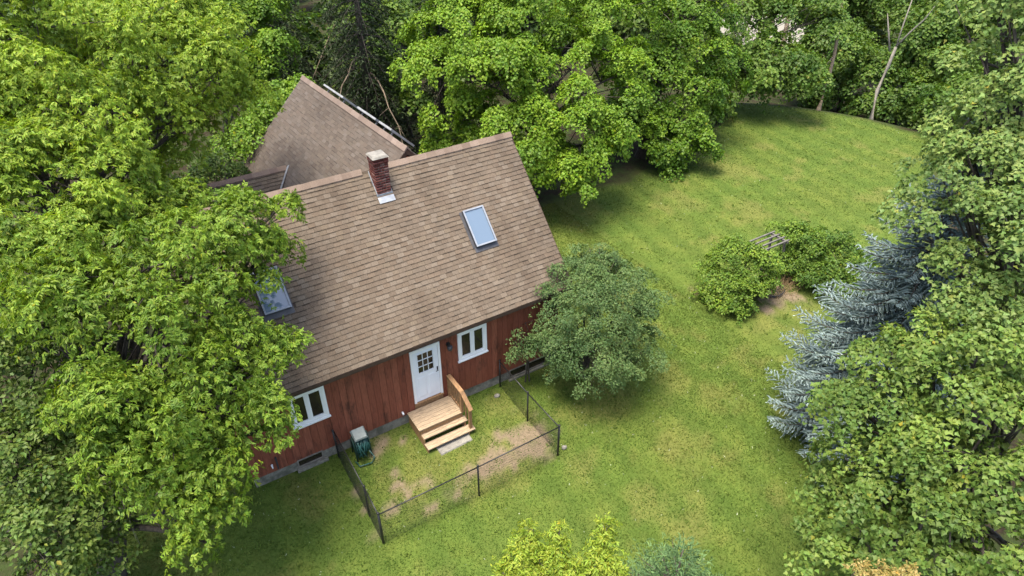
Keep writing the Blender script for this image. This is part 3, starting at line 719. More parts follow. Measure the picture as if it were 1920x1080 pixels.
for k in range(4):
    R = .22 + .03 * k; g.tube([c + np.array([R * 1.5 * cos(t) + .05 * k, R * sin(t), .03 + .03 * k + .02 * sin(3 * t + k)]) for t in np.linspace(0, 2 * pi, 21)], .016, 5, False)
tag(g.build("hose_coil", M['blackhose'], smooth=True), "coil of black irrigation hose lying in the garden bed", "hose")
for i, (x, y, s_, lb) in enumerate(((3.35, -3.35, .10, "small grey stone by the right front fence corner"), (2.72, -.42, .11, "small pale stone near the house wall inside the pen"))):
    g = MB(); zz = hz(x, y); n = 7
    ring = lambda r, z, ph: [(x + r * cos(2 * pi * j / n + ph) * random.uniform(.8, 1.2), y + r * sin(2 * pi * j / n + ph) * random.uniform(.7, 1.1), zz + z) for j in range(n)]
    vs = ring(s_, -.02, 0) + ring(s_ * .85, .05, .2) + ring(s_ * .35, .085, .3)
    g.add(vs, [tuple(range(n))[::-1], tuple(range(2 * n, 3 * n))] + [(k * n + j, k * n + (j + 1) % n, (k + 1) * n + (j + 1) % n, (k + 1) * n + j) for k in range(2) for j in range(n)])
    tag(g.build("stone", M['stone'], smooth=True), lb, "stone")

# ------------------------------------------------------------------ vegetation
KITE = (np.array([(0, 0, 0), (.42, .5, .10), (1, 0, -.10), (.42, -.5, .10)]), np.array([(0, 2, 1), (0, 3, 2)]))
MAPLE = (np.array([(0, 0, 0), (.28, .52, .10), (.55, .24, 0), (1, 0, -.14), (.55, -.24, 0), (.28, -.52, .10)]), np.array([(0, 2, 1), (0, 3, 2), (0, 4, 3), (0, 5, 4)]))
BLADE = (np.array([(0, .5, 0), (1, 0, 0), (0, -.5, 0)]), np.array([(0, 2, 1)]))

def in_house(P):
    x, y, z = P[:, 0], P[:, 1], P[:, 2]
    zr = np.minimum(EZ + (y - EY) * S45, EZ + (BEY - y) * S45) + .10
    return (x > RX0 - .05) & (x < RX1 + .05) & (y > EY - .08) & (y < BEY) & (z < zr)

def leaf_arrays(P, A, N, L, W, C, shape):
    tv, tf = shape; k = len(tv); A = nrm(A); N = nrm(N - A * np.sum(N * A, 1, keepdims=True)); S = np.cross(N, A)
    L = L[:, None, None]; W = W[:, None, None]
    V = P[:, None, :] + A[:, None, :] * tv[None, :, 0:1] * L + S[:, None, :] * tv[None, :, 1:2] * W + N[:, None, :] * tv[None, :, 2:3] * L
    T = tf[None] + (np.arange(len(P)) * k)[:, None, None]
    return V.reshape(-1, 3), T.reshape(-1, 3), np.repeat(C, k, 0)

def lerp(a, b, t): return np.asarray(a)[None] * (1 - t) + np.asarray(b)[None] * t

SPEC = {   # leaf length, width, shape, clump radius, leaves per clump, leaflets per sprig, droop, colours, cover
    'ash':    dict(L=.110, W=.046, sh=KITE, Rc=.44, n=300, k=6, droop=.55, c0=(.082, .150, .014), c1=(.215, .320, .030), cover=1.1, flat=.38),
    'maple':  dict(L=.095, W=.105, sh=MAPLE, Rc=.36, n=125, k=1, droop=.45, c0=(.076, .134, .025), c1=(.188, .272, .050), cover=1.0, flat=.34),
    'bigmaple': dict(L=.125, W=.125, sh=KITE, Rc=.58, n=310, k=1, droop=.5, c0=(.060, .130, .011), c1=(.175, .290, .020), cover=.9, flat=.38),
    'forest': dict(L=.22, W=.20, sh=KITE, Rc=.70, n=115, k=1, droop=.4, c0=(.050, .105, .014), c1=(.130, .210, .030), cover=.9, flat=.35),
    'far':    dict(L=.40, W=.38, sh=KITE, Rc=1.0, n=46, k=1, droop=.35, c0=(.045, .090, .014), c1=(.105, .165, .028), cover=.7, flat=.4),
    'shrub':  dict(L=.075, W=.040, sh=KITE, Rc=.22, n=85, k=1, droop=.1, c0=(.058, .112, .036), c1=(.150, .228, .070), cover=1.3, flat=.6),
    'garden': dict(L=.095, W=.070, sh=KITE, Rc=.22, n=65, k=1, droop=.2, c0=(.062, .125, .018), c1=(.185, .285, .034), cover=1.5, flat=.4),
    'gold':   dict(L=.10, W=.034, sh=KITE, Rc=.17, n=60, k=5, droop=.35, c0=(.165, .235, .018), c1=(.290, .365, .042), cover=1.3, flat=.5),
    'under':  dict(L=.12, W=.075, sh=KITE, Rc=.34, n=75, k=1, droop=.3, c0=(.048, .092, .018), c1=(.125, .190, .036), cover=1.3, flat=.4),
}

def crown_arrays(lobes, sp, rs, inner=.35, tint=0.0):
    """lobes carry boughs (tilted, drooping shelves); boughs carry clumps; clumps carry leaves"""
    LV, LT, LC, off = [], [], [], 0; clumps_all = []
    cen = np.array([l[0] for l in lobes]); rad = np.array([l[1] for l in lobes]); up = np.array([0, 0, 1.0])
    for li, (c, r) in enumerate(lobes):
        Rc = sp['Rc'] * min(1.0, .5 + r / 3.2); Rb = np.clip(.44 * r, Rc * 1.0, Rc * 2.6)
        nb = max(5, int(4 * r * r / (Rb * Rb) * .62 * sp['cover']))
        d = nrm(rs.normal(size=(nb, 3))); d[:, 2] = np.where(d[:, 2] < -.5, -d[:, 2], d[:, 2]); d = nrm(d)
        rr = r * rs.uniform(.50, .94, nb)
        ni = int(nb * inner); rr[:ni] *= rs.uniform(.4, .75, ni)
        B = c + d * rr[:, None] * np.array([1, 1, .9])
        keep = np.ones(nb, bool)
        for lj in range(len(lobes)):
            if lj != li: keep &= np.linalg.norm(B - cen[lj], axis=1) > rad[lj] * .55
        B, d = B[keep], d[keep]; nb = len(B)
        if nb == 0: continue
        bn = nrm(up + d * .55 + rs.normal(size=(nb, 3)) * .2)
        b1 = d + rs.normal(size=(nb, 3)) * .15; b1 = nrm(b1 - bn * np.sum(b1 * bn, 1, keepdims=True)); b2 = np.cross(bn, b1)
        mc = max(2, int((Rb / Rc) ** 2 * 1.15)); Rbk = Rb * rs.uniform(.7, 1.25, nb)
        ph = rs.uniform(0, 2 * pi, (nb, mc)); q = np.sqrt(rs.uniform(0, 1, (nb, mc)))
        rad_ = b1[:, None] * (np.cos(ph) * 1.25)[..., None] + b2[:, None] * (np.sin(ph) * .85)[..., None]
        Cc = B[:, None] + rad_ * (q * Rbk[:, None])[..., None] + bn[:, None] * (.22 * Rbk[:, None] * (1 - q * q) + rs.normal(size=(nb, mc)) * .12 * Rbk[:, None])[..., None]
        Cc[..., 2] -= sp['droop'] * .5 * Rbk[:, None] * q * q
        nd = nrm(bn[:, None] + rad_ * .45 * q[..., None] + rs.normal(size=Cc.shape) * .22)
        dd = nrm(rad_ * 1.0 + d[:, None] * .6)
        tb = np.repeat(rs.normal(.42 + tint, .17, nb), mc)
        Cc, nd, d = Cc.reshape(-1, 3), nd.reshape(-1, 3), dd.reshape(-1, 3); nc = len(Cc)
        clumps_all.append(Cc)
        n = max(10, int(sp['n'] * (Rc / sp['Rc']) ** 2)); k = sp['k']; ns = max(3, n // k)
        e1 = d + rs.normal(size=(nc, 3)) * .05; e1 = nrm(e1 - nd * np.sum(e1 * nd, 1, keepdims=True)); e2 = np.cross(nd, e1)
        Rk = Rc * rs.uniform(.6, 1.2, nc)
        ph = rs.uniform(0, 2 * pi, (nc, ns)); q = np.sqrt(rs.uniform(0.0, 1, (nc, ns)))
        lob = 1 + .28 * np.sin(ph * 3 + rs.uniform(0, 6, (nc, 1))) + .16 * np.sin(ph * 5 + rs.uniform(0, 6, (nc, 1)))
        q = q * lob; cu, su = np.cos(ph), np.sin(ph); R_ = Rk[:, None] * q
        hgt = sp['flat'] * Rk[:, None] * (1 - np.minimum(q, 1.3) ** 2) + rs.normal(size=(nc, ns)) * .13 * Rk[:, None]
        rd = e1[:, None] * cu[..., None] * 1.12 + e2[:, None] * su[..., None]
        P = Cc[:, None] + rd * R_[..., None] + nd[:, None] * hgt[..., None]
        P[..., 2] -= sp['droop'] * .55 * Rk[:, None] * np.minimum(q, 1.4) ** 2
        ax = nrm(rd + rs.normal(size=P.shape) * .55 + np.array([0, 0, -sp['droop'] * .9]))
        N0 = nrm(nd[:, None] + rd * .35 * np.minimum(q, 1.2)[..., None] + rs.normal(size=P.shape) * .36)
        P, ax, N0 = P.reshape(-1, 3), ax.reshape(-1, 3), N0.reshape(-1, 3)
        tc = np.repeat(tb + rs.normal(0, .12, nc), ns); tq = (q.ravel() - .6) * .10
        if k > 1:      # leaflets paired along a drooping rachis
            m_ = len(P); j = np.arange(k); t = (j // 2 + 1) / (k / 2 + .5); sgn = np.where(j % 2 == 0, 1, -1)
            if k % 2: sgn[-1] = 0
            Lr = sp['L'] * 1.25; S0 = nrm(np.cross(N0, ax))
            P2 = P[:, None] + ax[:, None] * (t * Lr)[None, :, None]
            A2 = ax[:, None] * .75 + S0[:, None] * (sgn * .85)[None, :, None] + rs.normal(size=(m_, k, 3)) * .22; A2[..., 2] -= .35
            P, ax = P2.reshape(-1, 3), A2.reshape(-1, 3); N0 = np.repeat(N0, k, 0); tc = np.repeat(tc, k); tq = np.repeat(tq, k)
        m_ = len(P); L = sp['L'] * rs.uniform(.65, 1.2, m_); W = sp['W'] * rs.uniform(.7, 1.2, m_)
        tt = np.clip(tc + tq + rs.normal(0, .11, m_), 0, 1.15)[:, None]
        C = lerp(sp['c0'], sp['c1'], tt) * rs.uniform(.86, 1.13, m_)[:, None]; C[:, 0] *= rs.uniform(.86, 1.16, m_); old = rs.uniform(size=m_) < .005; C[old] = C[old] * np.array([1.7, 1.15, .8])
        ok = ~in_house(P)
        ok &= P[:, 2] > height(P[:, 0], P[:, 1]) + .03
        V, T, CC = leaf_arrays(P[ok], ax[ok], N0[ok], L[ok], W[ok], C[ok], sp['sh'])
        LV.append(V); LT.append(T + off); LC.append(CC); off += len(V)
    return np.concatenate(LV), np.concatenate(LT), np.concatenate(LC), np.concatenate(clumps_all)

N_TRI = [0]
def tree(name, label, cat, base, lobes, spec, seed, group=None, bark='bark', r0=.22, twigs=5, inner=.35, tint=0.0, multi=1, spec_over=None, trunk_name="trunk"):
    rs = np.random.default_rng(seed); sp = dict(SPEC[spec]); sp.update(spec_over or {})
    lobes = [(np.asarray(c, float), float(r)) for c, r in lobes]
    b = np.array([base[0], base[1], hz(base[0], base[1])])
    t = thing(name, label, cat, b, group)
    V, T, C, CL = crown_arrays(lobes, sp, rs, inner, tint); N_TRI[0] += len(T)
    link("crown", mesh_np("crown", V - b, T, M['leaf'], C), t)
    cen = np.mean([l[0] for l in lobes], 0); g = MB()
    hi = max(l[0][2] for l in lobes); spine = []
    for s_ in range(multi):
        bo = b + np.array([rs.normal() * .12, rs.normal() * .12, 0]) * (multi > 1)
        tip = np.array([cen[0] * .55 + b[0] * .45 + rs.normal() * .2, cen[1] * .55 + b[1] * .45 + rs.normal() * .2, max(b[2] + .6, .80 * hi + .2 * b[2])])
        mid = (bo + tip) / 2 + np.array([rs.normal() * .25, rs.normal() * .25, .0]) * min(1, r0 * 5)
        pts = bez(bo - np.array([0, 0, .25]), mid, tip, 8); rads = np.linspace(r0, r0 * .35, 8); rads[0] *= 1.35
        g.tube(pts, rads, 8); spine.append(pts)
    for li, (c, r) in enumerate(lobes):
        sp_ = spine[li % multi]; zt = b[2] + (c[2] - b[2]) * .55; p0 = min(sp_, key=lambda p: abs(p[2] - zt))
        md = (p0 + c) / 2 + np.array([0, 0, .12 * np.linalg.norm(c - p0)])
        bp = bez(p0, md, c, 6); g.tube(bp, np.linspace(r0 * .32, r0 * .11, 6), 6)
        near = CL[np.linalg.norm(CL - c, axis=1) < r * 1.25]
        if len(near) and twigs:
            for q in near[rs.choice(len(near), min(len(near), twigs + int(r * 4)), replace=False)]:
                s0 = bp[rs.integers(2, 6)]; g.tube(bez(s0, (s0 + q) / 2 + rs.normal(size=3) * .15 * r, q, 4), np.linspace(r0 * .10, .010, 4), 4)
    g.build(trunk_name, M[bark], t, True); return t

def PX(*rows): return [(at(px, py, d), rp * d / F_PX) for (px, py, d, rp) in rows]

# big ash at upper left, and the drooping one in front of the house corner
tree("ash_tree", "tall yellow green tree filling the upper left corner", "tree", (-9.2, 8.0),
     PX((40, 60, 24.5, 170), (190, 110, 24, 150), (310, 80, 25, 120), (390, 120, 25, 85), (420, 190, 25, 65), (300, 190, 24, 110), (110, 260, 21.5, 150), (190, 330, 21, 85), (20, 380, 20, 120), (330, 260, 25.5, 70), (30, 200, 22, 130), (70, 330, 20.5, 105), (225, 375, 20.5, 75), (130, 430, 19.5, 90)),
     'ash', 101, r0=.34, tint=.25, spec_over=dict(c0=(.100, .170, .016), c1=(.250, .360, .030), cover=1.27))
tree("ash_tree", "leafy tree drooping over the left end of the house roof", "tree", (-9.0, -.6),
     PX((440, 385, 18.6, 42), (525, 388, 18.8, 27), (425, 435, 18, 80), (510, 465, 18.2, 42), (482, 522, 17.9, 22), (395, 530, 17.5, 80), (340, 470, 18, 90), (250, 520, 17.5, 95), (170, 600, 17, 110), (290, 640, 16.5, 110), (425, 630, 17.2, 72), (500, 652, 17.4, 46), (548, 645, 17.6, 22),
        (390, 740, 16.6, 100), (470, 765, 16.8, 62), (515, 800, 17, 28), (300, 780, 16.8, 90), (360, 880, 16.8, 80), (375, 960, 17, 55), (365, 1010, 17.2, 28), (60, 500, 18.5, 110), (110, 570, 17.6, 95), (200, 450, 19.5, 90), (250, 590, 17, 80), (200, 725, 16.4, 75), (235, 830, 16.9, 60), (285, 900, 17, 55), (150, 500, 18.4, 80), (320, 390, 21, 60)),
     'ash', 102, r0=.32, tint=.0)
tree("understory_tree", "dark leafy thicket tree in the bottom left corner", "tree", (-9.9, -1.4),
     PX((60, 690, 19, 110), (150, 760, 19, 95), (90, 860, 19, 130), (40, 990, 18.5, 110), (160, 960, 19, 85), (225, 890, 19.5, 55), (190, 1040, 19, 60), (100, 1060, 18.6, 80), (10, 880, 18.6, 100), (20, 760, 19, 90), (120, 640, 19.5, 80)),
     'under', 103, r0=.16, tint=.25, multi=2, twigs=8, inner=.3)
# big bright maple behind the house, and its neighbours to the right
tree("maple_tree", "big bright green maple behind the right end of the roof", "tree", (12.6, 12.4),
     PX((860, 30, 35, 100), (990, 20, 35, 110), (1120, 30, 36, 105), (850, 130, 34, 85), (950, 130, 33, 110), (1070, 130, 33.5, 110), (1160, 140, 34.5, 80), (870, 210, 33.5, 70), (980, 220, 32.5, 95), (1090, 230, 32.5, 90), (1000, 290, 31.5, 70), (1070, 315, 31.2, 48), (880, 262, 33.5, 45), (820, 265, 34, 28), (1130, 280, 33, 48), (1085, 348, 31, 18)),
     'bigmaple', 104, r0=.36, tint=.26)
tree("maple_tree", "dark green maple at the lawn edge right of the big maple", "tree", (19.0, 11.4),
     PX((1230, 20, 41, 95), (1290, 100, 40, 90), (1220, 150, 39, 85), (1280, 200, 39, 75), (1210, 240, 38.5, 70), (1290, 270, 38, 42), (1240, 290, 38, 40), (1160, 230, 38.5, 50), (1320, 160, 40, 50), (1300, 20, 42, 70)),
     'bigmaple', 105, r0=.30, tint=-.12, spec_over=dict(L=.14, W=.14, n=230))
tree("maple_tree", "maple with layered branches reaching over the far lawn edge", "tree", (27.4, 15.6),
     PX((1380, 40, 47, 80), (1440, 120, 46, 62), (1360, 130, 46, 62), (1500, 130, 46, 42), (1525, 140, 46, 25), (1420, 170, 46, 42), (1470, 40, 48, 60), (1340, 200, 45, 36), (1540, 40, 49, 45)),
     'forest', 106, r0=.24, tint=.14, spec_over=dict(L=.19, W=.18, Rc=.8, n=170))
# small trees by the rear wing
tree("young_maple", "small bright tree beside the far end of the rear wing", "tree", (1.2, 17.2),
     PX((540, 185, 32, 40), (505, 215, 31.5, 45), (480, 260, 31, 42), (560, 165, 33, 18), (440, 290, 31, 40)), 'bigmaple', 107, r0=.10, tint=.05, spec_over=dict(Rc=.6, n=110))
tree("maple_tree", "green tree between the upper left tree and the dark conifers", "tree", (-.8, 20.8),
     PX((460, 40, 37, 62), (500, 95, 36.5, 48), (420, 20, 38, 60), (440, 130, 36, 52), (480, 150, 36, 32), (400, 90, 37.5, 60), (520, 20, 38, 36)), 'bigmaple', 108, r0=.24, tint=-.05)
# garden-side maples at the right edge
tree("maple_tree", "tall pale green maple along the upper right edge", "tree", (10.6, -11.2),
     PX((1900, 40, 18.6, 95), (1850, 120, 18.4, 58), (1910, 160, 18.2, 105), (1835, 220, 18, 62), (1870, 310, 17.6, 105), (1780, 300, 18, 46), (1815, 400, 17.4, 85), (1895, 460, 17, 110), (1800, 500, 17.2, 75), (1775, 575, 16.9, 52), (1880, 590, 16.6, 100), (1870, 20, 18.8, 50)),
     'maple', 109, r0=.30, tint=.2, spec_over=dict(c0=(.085, .145, .036), c1=(.200, .285, .070)))
tree("maple_tree", "broad maple with big lobed leaves in the lower right corner", "tree", (8.6, -12.2),
     PX((1650, 705, 16.2, 75), (1575, 740, 16.6, 42), (1700, 660, 16.2, 75), (1680, 770, 15.6, 110), (1790, 720, 15.6, 105), (1880, 690, 15.6, 100), (1620, 835, 16, 80), (1560, 900, 16.2, 48), (1700, 890, 15.2, 110), (1820, 850, 15, 115), (1900, 800, 15, 90), (1620, 970, 15.8, 95), (1550, 1020, 16.2, 52), (1720, 1020, 15, 110), (1840, 990, 14.6, 115), (1910, 930, 14.6, 90), (1640, 1060, 15.4, 90), (1900, 1060, 14.4, 90), (1780, 1070, 14.6, 90)),
     'maple', 110, r0=.30, tint=.0)

# shrubs
tree("lilac_bush", "big rounded grey green bush at the right corner of the house", "bush", (5.75, -1.0),
     PX((1085, 525, 22.6, 72), (1150, 545, 22.8, 72), (1195, 590, 22.6, 55), (1060, 575, 22.2, 68), (1120, 600, 21.6, 82), (1190, 645, 22.2, 56), (1060, 635, 21.6, 52), (1095, 668, 21.8, 58), (1155, 680, 22, 54), (1125, 655, 21.4, 60), (1030, 520, 23, 42), (1115, 492, 23.2, 42), (1150, 500, 23.2, 30), (1200, 635, 22.8, 36), (1190, 685, 22.6, 34), (1040, 560, 22.6, 48), (1065, 690, 22.3, 40), (1125, 702, 21.9, 38), (1030, 650, 22.2, 34)),
     'shrub', 111, r0=.06, multi=6, twigs=10, inner=.3, trunk_name="stems")
tree("lilac_bush", "small grey green bush against the red wall beside the basement window", "bush", (4.05, -.45),
     PX((975, 612, 22.6, 44), (988, 642, 22.6, 38), (962, 648, 22.4, 30), (1005, 655, 22.6, 24), (985, 585, 22.9, 26)), 'shrub', 112, r0=.03, multi=3, twigs=6, inner=.3, trunk_name="stems", tint=.15, spec_over=dict(cover=2.2))
tree("garden_shrub", "rounded bright green shrub left of the wooden arbor", "shrub", (12.75, -.9),
     PX((1375, 495, 28.4, 46), (1415, 500, 28.4, 44), (1388, 478, 28.6, 34), (1345, 520, 28.3, 34), (1360, 545, 28, 44), (1335, 555, 28, 26), (1400, 550, 28, 44), (1435, 540, 28.2, 24), (1325, 565, 28.2, 16), (1375, 575, 27.8, 30)), 'garden', 113, r0=.035, multi=4, twigs=5, tint=.18, trunk_name="stems")
tree("climbing_vine", "leafy vine climbing behind the wooden arbor", "vine", (16.5, .2),
     PX((1485, 445, 31, 36), (1520, 465, 31, 38), (1480, 490, 30.5, 26), (1510, 500, 30.6, 32), (1458, 500, 30.2, 14)), 'garden', 114, r0=.03, multi=3, twigs=5, tint=-.03, trunk_name="stems")
tree("garden_shrub", "wide dark green shrub right of the wooden arbor", "shrub", (16.9, -2.2),
     PX((1550, 475, 30.4, 44), (1575, 470, 30.6, 34), (1590, 505, 30.2, 42), (1545, 520, 30, 40), (1575, 540, 29.8, 38), (1620, 500, 30.4, 28), (1530, 470, 30.6, 28)), 'garden', 115, r0=.035, multi=4, twigs=5, tint=-.15, trunk_name="stems")
tree("young_tree", "yellow green sapling top with two spires at the bottom edge", "tree", (-.9, -8.6),
     PX((990, 992, 13.3, 10), (988, 1015, 13.3, 17), (980, 1045, 13.2, 26), (1048, 995, 13.3, 9), (1045, 1020, 13.3, 16), (1042, 1050, 13.2, 26), (1010, 1085, 13.2, 42), (955, 1075, 13.2, 24), (1075, 1078, 13.2, 18)), 'gold', 116, r0=.05, multi=3, twigs=4)
tree("young_tree", "single pointed yellow green sapling top right of the double one", "tree", (-.2, -9.0),
     PX((1138, 988, 13.3, 9), (1132, 1010, 13.3, 15), (1125, 1038, 13.3, 21), (1140, 1065, 13.2, 27), (1112, 1078, 13.2, 20), (1160, 1080, 13.2, 16)), 'gold', 117, r0=.04, multi=2, twigs=4, tint=.05)
tree("flowering_shrub", "cream flower spikes of a shrub at the lower right edge", "shrub", (2.2, -11.4),
     PX((1612, 1066, 12.2, 10), (1655, 1072, 12.2, 10), (1705, 1074, 12.2, 10), (1680, 1078, 12.2, 9), (1650, 1100, 12.2, 30)), 'gold', 118, r0=.03, multi=3, twigs=3,
     spec_over=dict(c0=(.25, .20, .05), c1=(.42, .34, .13), L=.06, W=.03, Rc=.12))
# shade plants behind the house on the left
for i, (px, py, d, lab) in enumerate(((395, 330, 29, "dark undergrowth left of the cross roof"), (300, 310, 30, "shaded undergrowth below the upper left tree"), (350, 385, 27, "low shaded sapling left of the cross roof"))):
    c = at(px, py, d); tree("undergrowth", lab, "undergrowth", (c[0], c[1]), [(np.array([c[0], c[1], max(1.0, c[2])]), 1.1), (np.array([c[0] + .9, c[1] + .5, 1.0]), .8), (np.array([c[0] - .8, c[1] + .4, .9]), .8)], 'under', 120 + i, r0=.05, multi=3, twigs=3)

# ---- conifers
def conifer(name, label, base, H, R, seed, c0, c1, droop=.25, tipup=.25, whorl=.36, nb=13, needle=.085, nw=.016, bare=.06, group=None, dens=1.0, bark='bark', lean=(0, 0), power=.85, spacing=.085, dead=0, twig=.42, solid=0):
    rs = np.random.default_rng(seed); b = np.array([base[0], base[1], hz(*base)]); t = thing(name, label, "conifer", b, group)
    top = b + np.array([lean[0], lean[1], H]); g = MB(); g.tube([b - (0, 0, .3), b * .6 + top * .4, top], [H * .018 + .03, H * .012 + .02, .012], 8)
    PP, AA, NN, CC, SO = [], [], [], [], []; z = bare * H; lev = 0
    while z < H * .985:
        f = z / H; Rm = R * (1 - f) ** power * (1.0 if f > .25 else .70 + 1.2 * f) + .12; n = max(5, int(nb * (.45 + .55 * (1 - f))))
        for i in range(n):
            az = 2 * pi * (i + rs.uniform(-.3, .3)) / n + lev * 1.3; L = Rm * rs.uniform(.72, 1.12)
            o = b + (top - b) * ((z + rs.uniform(-.12, .12)) / H); h = np.array([cos(az), sin(az), 0]); s = np.array([-sin(az), cos(az), 0])
            up = .28 * (f > .6) * (f - .6) * 2.5
            P = lambda u: o + h * (L * u) + np.array([0, 0, L * ((up + .05) * u - droop * u * u * 1.3 + tipup * u ** 4)])
            if L > .7: g.tube([P(u) for u in (0, .35, .7, .95)], [.018 + .010 * L, .014 + .006 * L, .01, .004], 4, False)
            us = np.arange(.18, 1.0, spacing / max(L, .3)); sp = spacing
            for u in us:
                p0 = P(u); d0 = nrm(P(min(u + .05, 1.05)) - P(u)); tl = (L * twig * (1 - u) ** .75 + .12) * (rs.uniform(.55, 1.15) if solid else 1)
                for sg in (1, -1):
                    dd = nrm(d0 * .75 + s * sg * .8 + np.array([0, 0, rs.normal() * .12 - droop * .25])); m_ = max(2, int(tl / .05 * dens))
                    q = (np.arange(m_) + rs.uniform(0, 1, m_)) / m_; pp = p0 + dd * (q * tl)[:, None]; pp[:, 2] -= (q ** 2) * tl * droop * .5
                    if solid: SO.append((p0, dd, tl, u + rs.normal() * .1))
                    aa = dd + rs.normal(size=(m_, 3)) * .55; aa[:, 2] += .18
                    PP.append(pp); AA.append(aa); NN.append(rs.normal(size=(m_, 3)) * .6 + [0, 0, 1]); CC.append(np.clip(rs.normal(.45, .22, m_) + (u - .6) * .35 + rs.normal() * .08, 0, 1.1))
        z += whorl * (.6 + .4 * (1 - f)) * rs.uniform(.85, 1.15); lev += 1
    P, A, N, tt = map(np.concatenate, (PP, AA, NN, CC)); ok = ~in_house(P) & (P[:, 2] > height(P[:, 0], P[:, 1]) + .02); P, A, N, tt = P[ok], A[ok], N[ok], tt[ok]; m_ = len(P)
    C = lerp(c0, c1, tt[:, None]) * rs.uniform(.8, 1.15, m_)[:, None]
    V, T, Cv = leaf_arrays(P, A, N, needle * rs.uniform(.7, 1.3, m_), nw * rs.uniform(.7, 1.3, m_), C, KITE); N_TRI[0] += len(T)
    if solid:      # each twig's dense brush of needles: two crossed blades along it
        sp_, sd_, sl2, su_ = (np.array(q) for q in zip(*SO)); k2 = len(sp_); ok = ~in_house(sp_) & (sp_[:, 2] > height(sp_[:, 0], sp_[:, 1]) + .05); sp_, sd_, sl2, su_ = sp_[ok], sd_[ok], sl2[ok], su_[ok]; k2 = len(sp_)
        for nn in (np.tile([0, 0, 1.0], (k2, 1)), np.cross(sd_, [0, 0, 1.0])):
            cc = lerp(c0, c1, np.clip(.30 + (su_ - .5) * .5, 0, 1)[:, None]) * rs.uniform(.85, 1.1, k2)[:, None]
            V2, T2, C2 = leaf_arrays(sp_, sd_, nn + rs.normal(size=(k2, 3)) * .2, sl2 * 1.05, np.full(k2, solid) * rs.uniform(.7, 1.2, k2), cc, KITE)
            T = np.concatenate([T, T2 + len(V)]); V = np.concatenate([V, V2]); Cv = np.concatenate([Cv, C2])
    g.build("trunk", M[bark], t, True); link("crown", mesh_np("crown", V - b, T, M['needle'], Cv), t)
    for k in range(dead):
        az = rs.uniform(pi, 2 * pi) ; z0 = H * rs.uniform(.25, .6); o = b + np.array([0, 0, z0]); L = R * rs.uniform(.7, 1.15); h = np.array([cos(az), sin(az), 0])
        q = MB(); pts = [o + h * L * u + np.array([0, 0, -.55 * L * u * u + .1 * sin(5 * u)]) + rs.normal(size=3) * .06 for u in np.linspace(.2, 1.25, 7)]; q.tube(pts, np.linspace(.05, .012, 7), 5)
        for j in range(5):
            s0 = pts[rs.integers(2, 6)]; q.tube([s0, s0 + rs.normal(size=3) * .3 + (0, 0, -.25), s0 + rs.normal(size=3) * .4 + (0, 0, -.75)], [.016, .01, .005], 4)
        q.build("dead_limb", M['tanbark'], t, True)
    return t

conifer("blue_spruce", "blue grey spruce partly hidden behind the right hand maples", (11.0, -7.9), 11.2, 3.7, 201, (.110, .158, .155), (.370, .460, .440), droop=.20, tipup=.28, needle=.080, nw=.030, nb=14, whorl=.46, dens=1.0, solid=.058, power=1.0, spacing=.14, bare=.03, twig=.33)
conifer("young_conifer", "soft green conifer top at the bottom edge below the lawn", (1.35, -9.75), 4.5, 2.4, 202, (.050, .105, .040), (.130, .215, .075), droop=.12, tipup=.25, needle=.12, nw=.022, nb=12, dens=1.0, spacing=.12)
HEM = ((.012, .026, .009), (.038, .058, .018))
for i, (x, y, H, R, lab, dd) in enumerate(((6.9, 19.6, 14.5, 3.6, "dark hemlock with bare hanging dead limbs behind the wing ridge", 2), (10.4, 18.0, 12.0, 2.8, "shaded conifer left of the big bright maple", 1), (3.6, 25.6, 16, 3.8, "dark conifer behind the small tree at the wing", 0), (9.0, 25.0, 16, 3.8, "tall shaded conifer deep behind the house", 1))):
    conifer("hemlock_tree", lab, (x, y), H, R, 210 + i, *HEM, droop=.42, tipup=.02, needle=.20, nw=.06, nb=10, whorl=.62, dens=.42, bare=.10, dead=dd, spacing=.2)
# understory maples lit in front of the conifers
tree("young_maple", "understory maple with flat green sprays among the conifers", "tree", (9.6, 20.6),
     PX((690, 150, 40, 26), (730, 140, 40, 24), (750, 175, 39, 22), (710, 90, 41, 30), (660, 25, 42, 36), (740, 40, 42, 36), (780, 190, 38, 20), (700, 20, 43, 40)), 'forest', 130, r0=.12, tint=.05)

# ---- woods beyond the hill and behind the house
FOREST = []
rsf = np.random.default_rng(77)
def forest_tree(px, py, d, seed, lab, grp, spec='forest', base=None, spread=1.0, tint=0.0, bark='bark', r0=.17, name="forest_tree"):
    c = at(px, py, d); R = rsf.uniform(1.7, 2.4) * spread
    lob = [(c, R)]
    for k in range(5): lob.append((c + np.array([rsf.normal() * R * .8, rsf.normal() * R * .8, rsf.uniform(-.9, 1.0) * R]), R * rsf.uniform(.5, .8)))
    b = base or (c[0] + rsf.normal() * .4, c[1] + rsf.normal() * .4)
    return tree(name, lab, "tree", b, lob, spec, seed, grp, bark, r0, 0 if spec == 'far' else 2, .25, tint)
G1 = "trees on the slope beyond the far lawn edge"
rows = [(1590, 95, 58, "leafy tree on the slope left of the bare forked trunk"), (1650, 150, 55, "low leafy tree on the slope under the bare forked trunk"), (1720, 110, 56, "leafy tree on the slope right of the bare forked trunk"), (1790, 140, 54, "shaded tree on the slope next to the upper right maple"),
        (1700, 30, 62, "tall slope tree at the top edge behind the bare fork"), (1780, 40, 60, "slope tree at the top edge beside the upper right maple"), (1600, 20, 63, "slope tree at the top edge left of the bare fork"), (1720, 190, 53, "low shrubby tree at the foot of the far slope"), (1800, 200, 50, "low bush tree where the lawn meets the upper right maple"), (1560, 165, 57, "low tree at the top of the far lawn edge")]
